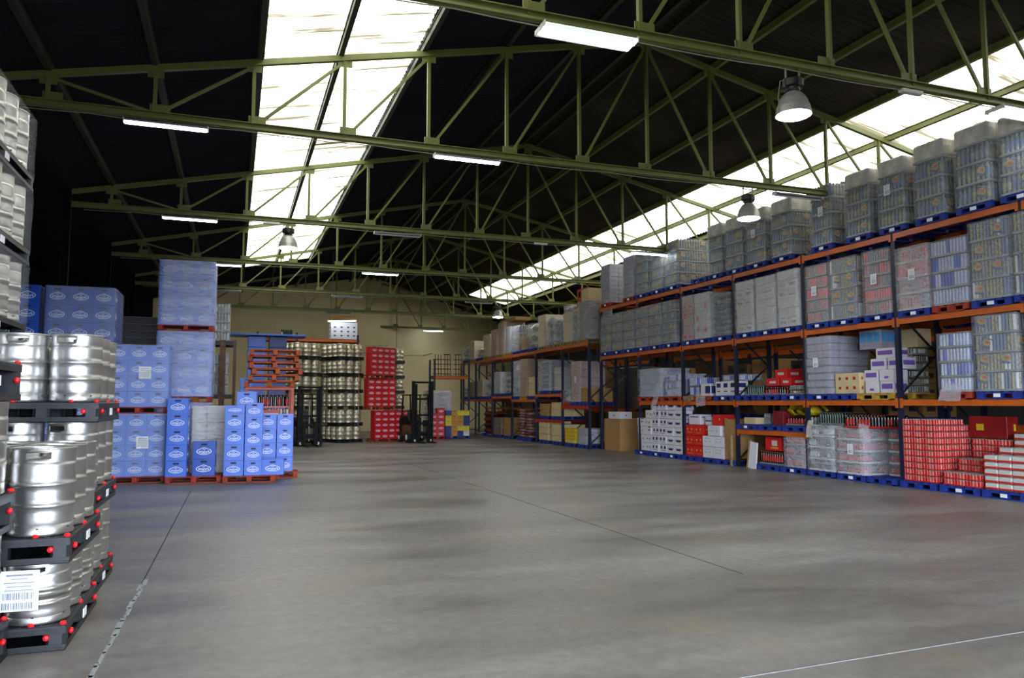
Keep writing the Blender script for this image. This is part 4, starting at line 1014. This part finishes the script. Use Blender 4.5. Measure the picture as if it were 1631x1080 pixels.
def emblem_mesh(w_, h, m, ring=True):
    """oval badge with a pointed crown, raised wavy word band"""
    def f():
        b = MB(); n = 24; a, c = w_*.34, h*.19; y = -.002
        out = [(a*math.cos(2*PI*i/n), y, c*math.sin(2*PI*i/n)*(1 if math.sin(2*PI*i/n) < 0 else 1.0)+(.28*c*max(0, 1-abs(math.cos(2*PI*i/n))*2.4) if math.sin(2*PI*i/n) > 0 else 0)) for i in range(n)]
        inn = [(p[0]*.88, y, p[2]*.84) for p in out]
        b.add(out+inn, [(i, (i+1) % n, n+(i+1) % n, n+i) for i in range(n)], m)
        for k in range(7):   # word band strokes
            x = -a*.62+k*a*.205; hh = c*(.5 if k % 3 else .72)
            b.box((x, y, -.02*h+c*.06*math.cos(k)), (a*.1, .003, hh), m); b.box((x+a*.08, y, c*(.18 if k % 2 else -.2)), (a*.12, .003, c*.14), m)
        b.box((0, y, -c*.62), (a*.8, .003, c*.12), m)
        b.box((0, y, c*.62), (a*.35, .003, c*.16), m)
        return b.mesh('emblem')
    return cached(('emb', w_, h, m.name), f)
def crate(loc, w_, d_, h, m, label, rot=0, emb=LOGO, group=None, side=False, key=''):
    o = thing('bottle_crate', label, 'crate', loc, rot, crate_mesh(w_, d_, h, m, key=key), group)
    if emb:
        e = emblem_mesh(w_, h, emb); link('emblem', e, o, (0, -d_/2-.002, h*.42))
        if side: link('emblem', emblem_mesh(d_, h, emb), o, (w_/2+.002, 0, h*.42), PI/2)
    return o
COLW = {3: ['left', 'middle', 'right'], 4: ['first', 'second', 'third', 'fourth'], 1: ['only'], 2: ['left', 'right']}
def crate_block(F, a, z, nx, tiers, cw, cdp, ch, m, nm, emb=LOGO, rows=1, skip=(), group=None, side=False, hide_left=0):
    for t_ in range(tiers):
        for i in range(nx):
            for r in range(rows):
                if (i, t_) in skip or (r and i != nx-1): continue
                p = F(-nx*cw/2+cw*(i+.5), cdp*(r+.5), z+ch*t_)
                w1 = '%s tier, %s column' % (LEV[t_], COLW[nx][i])
                lb = 'crate in the %s, %s' % (nm, w1) if r == 0 else '%s-row crate in the %s, %s' % (ORD[r+1], nm, w1)
                crate(p, cw-.004, cdp-.004, ch-.002, m, lb, a, emb if r == 0 else None, side=side and i == nx-1)
A1 = -.1
# S1: two pallets high, front left
A1 = 0
F = fr(-1.93, 18.35, A1)
CH = .335
for k, z in enumerate((0, .145+4*CH)):
    p = F(0, .4); pallet((p[0], p[1], z), 1.22, .8, WOODR, '%s red pallet of the front left blue crate stack' % ['lower', 'upper'][k], A1)
    crate_block(F, A1, z+.145, 3, 4, .405, .4, CH, CRB, '%s blue stack at front left' % ['lower', 'upper'][k], rows=2)
    b = MB(); b.box((0, 0, 0), (.24, .003, .26), PAPER)
    for q in range(5): b.box((0, -.002, .09-.04*q), (.18, .002, .012), INK)
    p = F(.13, -.014); thing('paper_sheet', 'white paper sheet on the %s front left blue crates' % ['lower', 'upper'][k], 'label', (p[0], p[1], z+.145+CH*(2.15 if k == 0 else 2.2)), A1, b)
    p = F(0, .4); thing('stretch_wrap', 'clear film around the %s front left blue crates' % ['lower', 'upper'][k], 'film', (p[0], p[1], z+.15), A1, film_mesh(1.235, .82, 4*CH, False, k))
# S2: tall block of three pallets behind
F = fr(-1.12, 20.1, -.03); CT = .395
for k in range(3):
    z = k*(.145+4*CT); p = F(0, .4); pallet((p[0], p[1], z), 1.24, .85, WOODR, '%s red pallet in the tallest blue crate stack' % ['lowest', 'middle', 'top'][k], -.03)
    crate_block(F, -.03, z+.145, 3, 4, .413, .42, CT, CRB, '%s third of the tallest blue stack' % ['lowest', 'middle', 'top'][k], rows=2 if k > 0 else 1)
    p = F(0, .42); thing('stretch_wrap', 'shiny film around the %s third of the tallest blue crate stack' % ['lowest', 'middle', 'top'][k], 'film', (p[0], p[1], z+.15), -.03, film_mesh(1.26, .86, 4*CT, True, k))
# S3 on P2
F = fr(-.73, 17.95, -.02); p = F(0, .4); pallet((p[0], p[1], 0), 1.12, .8, WOODR, 'red pallet under the single crate column and white block', -.05)
F2 = fr(-1.1, 17.97, -.05); crate_block(F2, -.05, .145, 1, 5, .42, .4, CH, CRB, 'lone blue column right of the front left stack', side=True)
F2 = fr(-.55, 18.0, -.05); crate_block(F2, -.05, .145, 1, 2, .46, .3, .37, CRD, 'pair of deep blue crates before the white block', side=True)
load((-.38, 19.12, 0+.145), .95, .66, 1.5, ('c', WHTW, 3, 2), 'white film-wrapped block behind the pair of deep blue crates', 'wrapped block', tiers=4, film=2)
pallet((-.38, 19.12, 0), 1.0, .64, WOODR, 'red pallet under the white film-wrapped block')
# P3
F = fr(.39, 17.72, -.02); p = F(0, .4); pallet((p[0], p[1], 0), 1.08, .8, WOODR, 'red pallet under the front right loose crate columns', -.05)
def one(x, y, z, ds, cw=.4, m=CRB, ch=CH, rot=-.05, side=True): crate((x, y, z), cw, .3, ch-.002, m, ds, rot, side=side)
for t_ in range(4): one(.06, 17.93, .145+CH*t_, 'blue crate in the left column before the stillage, %s tier' % LEV[t_], .4)
one(.06, 17.95, .145+CH*4, 'shallow blue crate atop the left column before the stillage', .4, ch=.18)
for t_ in range(5): one(.46, 17.93, .145+.315*t_, 'blue crate in the right column before the stillage, %s tier' % LEV[t_], .36, ch=.315)
one(.88, 17.93, .145, 'blue crate at floor level right of the columns', .46, rot=-.1)
for t_ in range(5): one(.3, 18.3, .145+.365*t_, 'blue crate hidden behind the right column, %s tier' % LEV[t_], .42, ch=.365)
# P4
pallet((1.02, 18.82, 0), .9, .5, WOODR, 'red pallet at the right end of the blue crates', -.05)
for t_ in range(4): one(.78, 18.78, .145+.33*t_, 'blue crate at the right end, left column, %s tier' % LEV[t_], .38, ch=.33)
for t_ in range(4): one(1.17, 18.78, .145+.33*t_, 'blue crate at the right end, right column, %s tier' % LEV[t_], .36, ch=.33)
# left deep-blue crates behind kegs
for nm, x, in (('right', -3.24), ('left', -4.72)):
    F = fr(x, 19.2, 0)
    for k in range(2):
        z = k*2.15
        hh = .4
        pallet((x, 19.85, z), 1.38, 1.32, WOODR, '%s red pallet of the %s deep blue crate stack' % (['lower', 'upper'][k], nm))
        crate_block(F, 0, z+.145, 3, 5, .455, .44, hh, CRD, '%s part of %s deep blue stack' % (['lower', 'upper'][k], nm), rows=1 if nm == 'left' else 3, side=nm == 'right')
for k in range(2): thing('stretch_wrap', 'clear film around the %s part of the right deep blue stack' % ['lower', 'upper'][k], 'film', (-3.24, 19.86, k*2.15+.15), 0, film_mesh(1.38, 1.34, 5*.4, False, k))
# dark crates stack with pale rims between (ladder look)
b0 = MB(); b0.box((0, 0, .09), (.95, .7, .17), CRK); b0.box((0, -.352, .172), (.97, .01, .008), INK); b0.box((.0, -.36, .16), (.97, .02, .014), CRK)
b0 = b0.mesh('dark_tray')
for k in range(22): thing('dark_tray', 'black stacked tray between the blue stacks, %d tiers up' % k if k else 'black stacked tray between the blue stacks, at the floor', 'tray', (-2.35, 22.5, .18*k+.01), 0, b0, 'black stacked trays')
# red and white wrapped load next to the tall kegs
t = load((-3.95, 11.4, 1.2), .9, 1.1, 2.2, ('c', REDC, 2, 2, LABW), 'red and white wrapped load beside the tall kegs', tiers=5, film=2)
load((-3.95, 11.4, .0), .9, 1.1, 1.19, ('c', WHTW, 2, 2), 'white wrapped load under the red one beside tall kegs', tiers=3, film=1)

# ------------------------------------------------------------------ stillage with pallets
t = thing('stillage', 'orange steel stillage frame carrying a stack of red pallets', 'stillage', (.82, 19.55, 0))
OS = mat('stillage_orange_paint', 'b23a16', .5, noise=.3, scale=6)
for sx in (-1, 1):
    for sy in (-1, 1):
        b = MB(); b.box((sx*.52, sy*.42, 1.04), (.07, .07, 2.08), OS); link('post', b, t)
for sy in (-1, 1):
    for z in (.12, 1.04, 1.22, 2.05):
        b = MB(); b.box((0, sy*.42, z), (1.04, .04, .05), OS); link('rail', b, t)
for sx in (-1, 1):
    for z in (.12, .7, 1.22, 2.05):
        b = MB(); b.box((sx*.52, 0, z), (.04, .84, .05), OS); link('rail', b, t)
b = MB(); b.box((0, 0, 1.25), (1.0, .84, .02), OS); link('deck', b, t); b = MB(); b.box((0, 0, .15), (1.0, .84, .02), OS); link('deck', b, t)
load((.82, 19.5, 1.265), .92, .6, .33, ('b', 'silver'), 'dark crate of bottles inside the stillage, lower', tiers=1, film=0)
load((.82, 19.5, 1.6), .92, .6, .33, ('b', 'cola', LABR), 'red capped bottles inside the stillage, upper', tiers=1, film=0)
load((.82, 19.55, .165), .9, .6, .8, ('c', CRK, 2, 2), 'dark crates low inside the stillage', 'crates', tiers=3, film=0)
carton('red_carton', (.85, 19.1, 1.25), (.42, .05, .3), mat('red_crate_sign', 'a83020', .5), 'red crate panel with white lettering on the stillage front', mpos=[(0, .6, .8, .3, LABW), (0, .25, .4, .2, LABW)], cat='panel')
R = random.Random(8); z = 2.08
for k in range(6):
    pallet((.86+R.uniform(-.06, .08)+.02*k, 19.55+R.uniform(-.05, .05), z), 1.16, .8, WOODO, 'orange-red pallet stacked on the stillage, %s of six from below' % ORD[k+1], R.uniform(-.06, .06)); z += .152
# ------------------------------------------------------------------ brown rack with bottle loads at centre left
t = thing('brown_rack', 'brown steel rack with pale bottle loads left of the stillage', 'racking', (-.4, 25, 0))
for x in (-.75, .08, .42): 
    b = MB(); b.box((x, -.5, 1.8), (.16 if x == .08 else .09, .12, 3.6), TIMB); link('post', b, t)
for x in (-.75, .42):
    b = MB(); b.box((x, .5, 1.8), (.09, .09, 3.5), TIMB); link('post', b, t)
for z in (1.9, 3.5):
    for y in (-.5, .5): b = MB(); b.box((-.16, y, z), (1.2, .06, .1), RDARK); link('beam', b, t)
b = MB(); b.box((-.16, 0, 3.56), (1.2, 1.1, .02), RDARK); link('deck', b, t); b = MB(); b.box((-.16, 0, 1.96), (1.2, 1.1, .02), RDARK); link('deck', b, t)
load((-.5, 25, 3.58), .72, .8, 1.12, ('b', 'clear', LABG), 'pale bottle packs in four tiers on top of the brown rack', tiers=4, film=1)
load((-.55, 25, 1.98), .8, .8, 1.2, ('b', 'clear', LABG), 'pale bottle packs inside the brown rack behind the posts', tiers=4, film=1, seed=1)
def small_stack(x, y, z, n, w_, h, m, nm, k0='', cat='crate', emb=None):
    for k in range(n): crate((x, y, z+h*k), w_, .4, h-.003, m[k % len(m)], 'crate in the %s, %s tier' % (nm, LEV[k] if k < 11 else 'upper'), 0, emb=emb)
small_stack(-1.2, 24.6, 0, 11, .5, .26, [CRK, CRO, CRK, CRO, CRK, CRR, CRO, CRO], 'dark and ochre column by the brown rack')
small_stack(-1.22, 24.6, 2.87, 4, .5, .32, [CRK], 'black column top left of the brown rack')
small_stack(.36, 23.4, 0, 9, .34, .27, [CRB], 'blue column behind the white block', emb=None)
load((.72, 27.5, 0), .6, .6, 3.96, ('c', CRD, 1, 1), 'navy crate column behind the stillage, left', 'crates', tiers=11, film=0)
load((1.4, 27.5, 0), .6, .6, 3.96, ('c', CRN, 1, 1), 'dark navy crate column behind the stillage, right', 'crates', tiers=11, film=0)
b = MB(); b.box((0, 0, .03), (2.6, 1, .06), CRD, bev=.01); thing('blue_sheet', 'blue flat panel lying on the navy crate columns', 'panel', (1.0, 27.5, 3.98), me=b)
# ------------------------------------------------------------------ back keg towers
def keg_tower(x, y, a, nm, nf=3, nsd=4, lv=6, sides=True):
    F = fr(x, y, a); sk = simple_keg(); px = .415; pm = cached('bkp', lambda: (lambda b: (b.box((0, 0, .075), (1.27, 1.68, .03), BLK), b.box((0, 0, .135), (1.27, 1.68, .03), BLK), [b.box((i*.57, j*.77, .08), (.12, .12, .14), BLK) for i in (-1, 0, 1) for j in (-1, 0, 1)], b.box((0, 0, .01), (1.27, 1.68, .02), BLK), b)[-1].mesh('plastic_pallet'))(MB())) if nf == 3 else cached('bkp2', lambda: (lambda b: (b.box((0, 0, .075), (.86, .86, .15), BLK), b)[-1].mesh('plastic_pallet'))(MB()))
    for L in range(lv):
        z = L*.725; p = F(0, nsd*px/2 if nf == 3 else .42)
        thing('plastic_pallet', 'black pallet under the %s tier of the %s keg tower' % (LEV[L], nm), 'pallet', (p[0], p[1], z), a, pm)
        for i in range(nf):
            for j in range(nsd):
                if j > 0 and i > 0: continue
                q = F(-nf*px/2+px*(i+.5), px*(j+.5), z+.152)
                thing('beer_keg', 'small steel keg, %s tier, %s, %s keg tower' % (LEV[L], ('front '+COLW[nf][i]) if j == 0 else ('left flank %s' % ['', 'near', 'middle', 'far'][j]), nm), 'keg', q, 0, sk, group='kegs of the %s tower' % nm)
keg_tower(3.05, 34.3, .45, 'back left'); keg_tower(4.9, 34.3, .45, 'back middle'); keg_tower(7.35, 36.6, .1, 'back right', 2, 2)
# ------------------------------------------------------------------ red crate blocks at back
F = fr(6.2, 34.3, .25)
for k in range(3):
    z = k*1.42; dx = [.28, -.04, .02][k]; wk = 4
    F = fr(6.33+dx, 34.5, .3 if k < 2 else .5); p = F(0, .4)
    pallet((p[0], p[1], z), 1.3, .85, WOODR, '%s pallet in the red crate tower at the back' % ['lowest', 'middle', 'top'][k], .3 if k < 2 else .5)
    crate_block(F, .3 if k < 2 else .5, z+.145, 4, 5, .345, .4, .25, CRR, '%s red block at the back' % ['lowest', 'middle', 'top'][k], rows=2, emb=LOGO)
F = fr(7.75, 35.2, .2); crate_block(F, .2, .145, 2, 5, .36, .4, .25, CRR, 'small red block right of the red tower'); p = F(0, .2); pallet((p[0], p[1], 0), .8, .6, WOODR, 'pallet under the small red crate block', .2)
b = MB()
for k in range(3): b.path([(-.5+.3*k+.25*math.cos(t_/8*2*PI), .2*math.sin(t_/8*2*PI), .06+.05*math.sin(t_/4*PI+k)) for t_ in range(9)], .008, CABLE, 5)
thing('wire_coils', 'loose wire coils lying on top of the red crate tower', 'wire', (6.3, 34.9, 4.27-.02), me=b)
# right back small crates
F = fr(9.25, 36.0, 0); crate_block(F, 0, .145, 2, 5, .36, .4, .27, CRR, 'red pair beside the black forklift', skip=((0, 4),)); pallet((9.25, 36.2, 0), .8, .5, WOODR, 'pallet under the red crate pair beside the forklift')
small = [[CRN, CRN, CRY, CRY, CRN], [CRO]*5, [CRN, CRY, CRO, CRO, CRY], [LABW, CRY, CRN, CRN, CRY]]
pallet((10.25, 36.25, 0), 1.3, .6, WOODB, 'pallet under the blue and yellow crates at back')
for i in range(4):
    for k in range(5): crate((9.8+i*.3, 36.2, .145+.245*k), .295, .4, .242, small[i][k], '%s crate in the multicoloured block, %s tier, %s column' % ({'navy_crate_plastic': 'navy', 'yellow_crate_plastic': 'yellow', 'ochre_crate_plastic': 'ochre', 'label_white': 'white'}[small[i][k].name], LEV[k], ORD[i+1]), 0, emb=None)
load((9.6, 37.4, .145), 1.2, .9, 2.2, ('g', WHTW, 2, 1), 'pale wrapped sack stack behind the multicoloured crates', 'sacks', tiers=9, film=2); pallet((9.6, 37.4, 0), 1.2, .85, WOODN, 'pallet under the pale wrapped sack stack')
# cross rack by the back right with trolleys on it
t = thing('pallet_rack', 'short orange rack facing the camera at back right', 'racking', (0, 0, 0))
for x in (9.75, 11.6):
    for y in (38.6, 39.6): b = MB(); b.box((x, y, 2.0), (.09, .08, 4.0 if x > 10 else 4.0), RBLUE); link('post', b, t)
for y in (38.6, 39.6):
    for z in (3.05,): b = MB(); b.box((10.67, y, z), (1.85, .05, .14), ORANGE); link('beam', b, t)
b = MB(); b.box((10.67, 39.1, 3.13), (1.85, 1.0, .03), RDARK); link('deck', b, t)
for k, x in enumerate((10.0, 10.5, 11.1)):
    b = MB(); R = random.Random(k)
    for i in range(3): b.path([(-.15+.15*i, -.2, 0), (-.15+.15*i, -.15, .9+.1*k), (-.1+.15*i, .05, 1.1)], .02, TIMB, 6)
    for zz in (.1, .35, .6, .85): b.box((0, 0, zz), (.42, .36, .03), TIMB)
    if k == 0: b.box((-.2, -.15, 1.2), (.4, .25, .03), BLK, Matrix.Rotation(-.3, 4, 'Y'))
    else: b.box((0, 0, 1.12), (.3, .25, .04), BLK)
    thing('folding_stand', 'brown metal stand piled on the short back rack, %s of three' % ['left', 'middle', 'right'][k], 'stand', (x, 39.0, 3.15), me=b)
# rack above the keg towers with white box
t = thing('pallet_rack', 'orange shelf rack rising above the keg towers at back', 'racking', (0, 0, 0))
for x in (1.0, 2.75, 5.6):
    for y in (37.3, 38.3): b = MB(); b.box((x, y, 2.5), (.09, .08, 5.05 if x < 3 else 5.0), RBLUE); link('post', b, t)
for x0, x1 in ((1.0, 2.75), (2.75, 5.75)):
    for y in (37.3, 38.3): b = MB(); b.box(((x0+x1)/2, y, 4.7), (x1-x0-.08, .05, .13), ORANGE if x0 > 2 else OS); link('beam', b, t)
b = MB(); b.box((3.4, 37.8, 4.77), (4.6, 1.0, .02), RDARK); link('deck', b, t)
carton('white_box', (4.95, 37.8, 4.79), (1.25, .9, .82), WHITEC, 'big white box with black marks on the high back shelf', mpos=[(a, c, .08, .08, INKD) for a in (-.35, -.1, .15, .38) for c in (.2, .45, .7)], cat='box')
carton('brown_carton', (4.95, 37.8, 5.615), (1.3, .95, .32), CARD, 'brown carton on top of the big white box')
load((2.3, 37.6, 4.785), .55, .4, .42, ('b', 'green'), 'dark bottle crate on the high shelf left of white box', tiers=1, film=0)
b = MB(); b.box((0, 0, 0), (.18, .05, .3), LAMPW, bev=.01); b.box((0, -.03, -.05), (.1, .01, .06), INKD)
thing('switch_box', 'small white switch box on the beige back wall', 'switch', (9.55, 43.2+13.55*s_-.05, 4.55), s_*.9, b)
b = MB(); b.path([(x, 43.2+(x+4)*s_-.04, 4.9-.1*math.sin((x-7)*.7)) for x in [7+.4*i for i in range(14)]], .012, CABLE, 5)
thing('wall_cable', 'grey cable running along the beige back wall', 'cable', me=b)

# ------------------------------------------------------------------ forklifts
def forklift(loc, rot, label, hm=2.62):
    t = thing('forklift', label, 'forklift', loc, rot)       # faces -y
    for s in (-1, 1):
        b = MB(); b.box((s*.42, -.1, hm/2+.05), (.11, .14, hm), TRUCK); link('mast_rail', b, t)
        b = MB(); b.box((s*.3, -.14, hm/2), (.07, .1, hm-.15), TRUCK); link('inner_rail', b, t)
        b = MB(); b.box((s*.22, -.24, .5), (.11, .04, .9), TRUCK); b.box((s*.22, -.72, .06), (.11, 1.0, .035), TRUCK); link('fork', b, t)
        for y, r in ((.35, .24), (1.45, .2)):
            b = MB(); b.tube((s*.5-.09*s, y, r), (s*.5+.07*s, y, r), r, TYRE, 18); wl = link('wheel', b, t); b = MB(); b.tube((s*.5+.05*s, y, r), (s*.5+.085*s, y, r), r*.5, LAMPW, 12); link('hub', b, wl)
        b = MB(); b.tube((s*.34, -.18, .12), (s*.34, -.08, .12), .06, LAMPW, 10); link('roller', b, t)
    for z in (.35, 1.2, 1.9, hm): b = MB(); b.box((0, -.06, z), (.9, .06, .08), TRUCK); link('mast_crossbar', b, t)
    b = MB(); b.box((0, -.2, .45), (.9, .04, .1), TRUCK); b.box((0, -.2, .85), (.9, .04, .1), TRUCK); link('carriage', b, t)
    b = MB(); b.tube((0, -.05, .2), (0, -.05, hm-.5), .035, CABLE, 8); link('lift_cylinder', b, t)
    b = MB(); b.box((0, .85, .48), (.9, 1.5, .55), TRUCKY, bev=.06); b.box((0, 1.55, .75), (.95, .5, .75), TRUCK, bev=.1); b.box((0, .3, .75), (.85, .35, .45), TRUCK, bev=.04); link('body', b, t)
    b = MB(); b.box((0, 1.05, .95), (.45, .45, .12), BLK2, bev=.03); b.box((0, 1.28, 1.2), (.45, .1, .45), BLK2, bev=.03); link('seat', b, t)
    b = MB(); b.tube((0, .42, .95), (0, .58, 1.2), .02, BLK, 6); 
    pts = [(.17*math.cos(a/12*2*PI), .6+.08*math.sin(a/12*2*PI), 1.22+.15*math.sin(a/12*2*PI)) for a in range(13)]; b.path(pts, .014, BLK, 6); link('steering_wheel', b, t)
    for sx in (-1, 1):
        b = MB(); b.beam((sx*.42, .2, .9), (sx*.4, .4, 2.05), .05, .05, TRUCK); link('guard_post', b, t)
        b = MB(); b.beam((sx*.42, 1.5, 1.0), (sx*.4, 1.4, 2.05), .05, .05, TRUCK); link('guard_post', b, t)
    b = MB()
    for s in (-.4, .4): b.box((s, .9, 2.08), (.05, 1.1, .05), TRUCK)
    for k in range(6): b.box((0, .4+.2*k, 2.08), (.82, .035, .04), TRUCK)
    link('overhead_guard', b, t)
forklift((2.9, 31.9, 0), .1, 'dark forklift parked in front of the left keg tower', 2.35)
forklift((7.75, 32.9, 0), .1, 'black forklift with tall mast near the red crates at back', 2.62)
for m_ in (MATS['keg_steel'],): pass
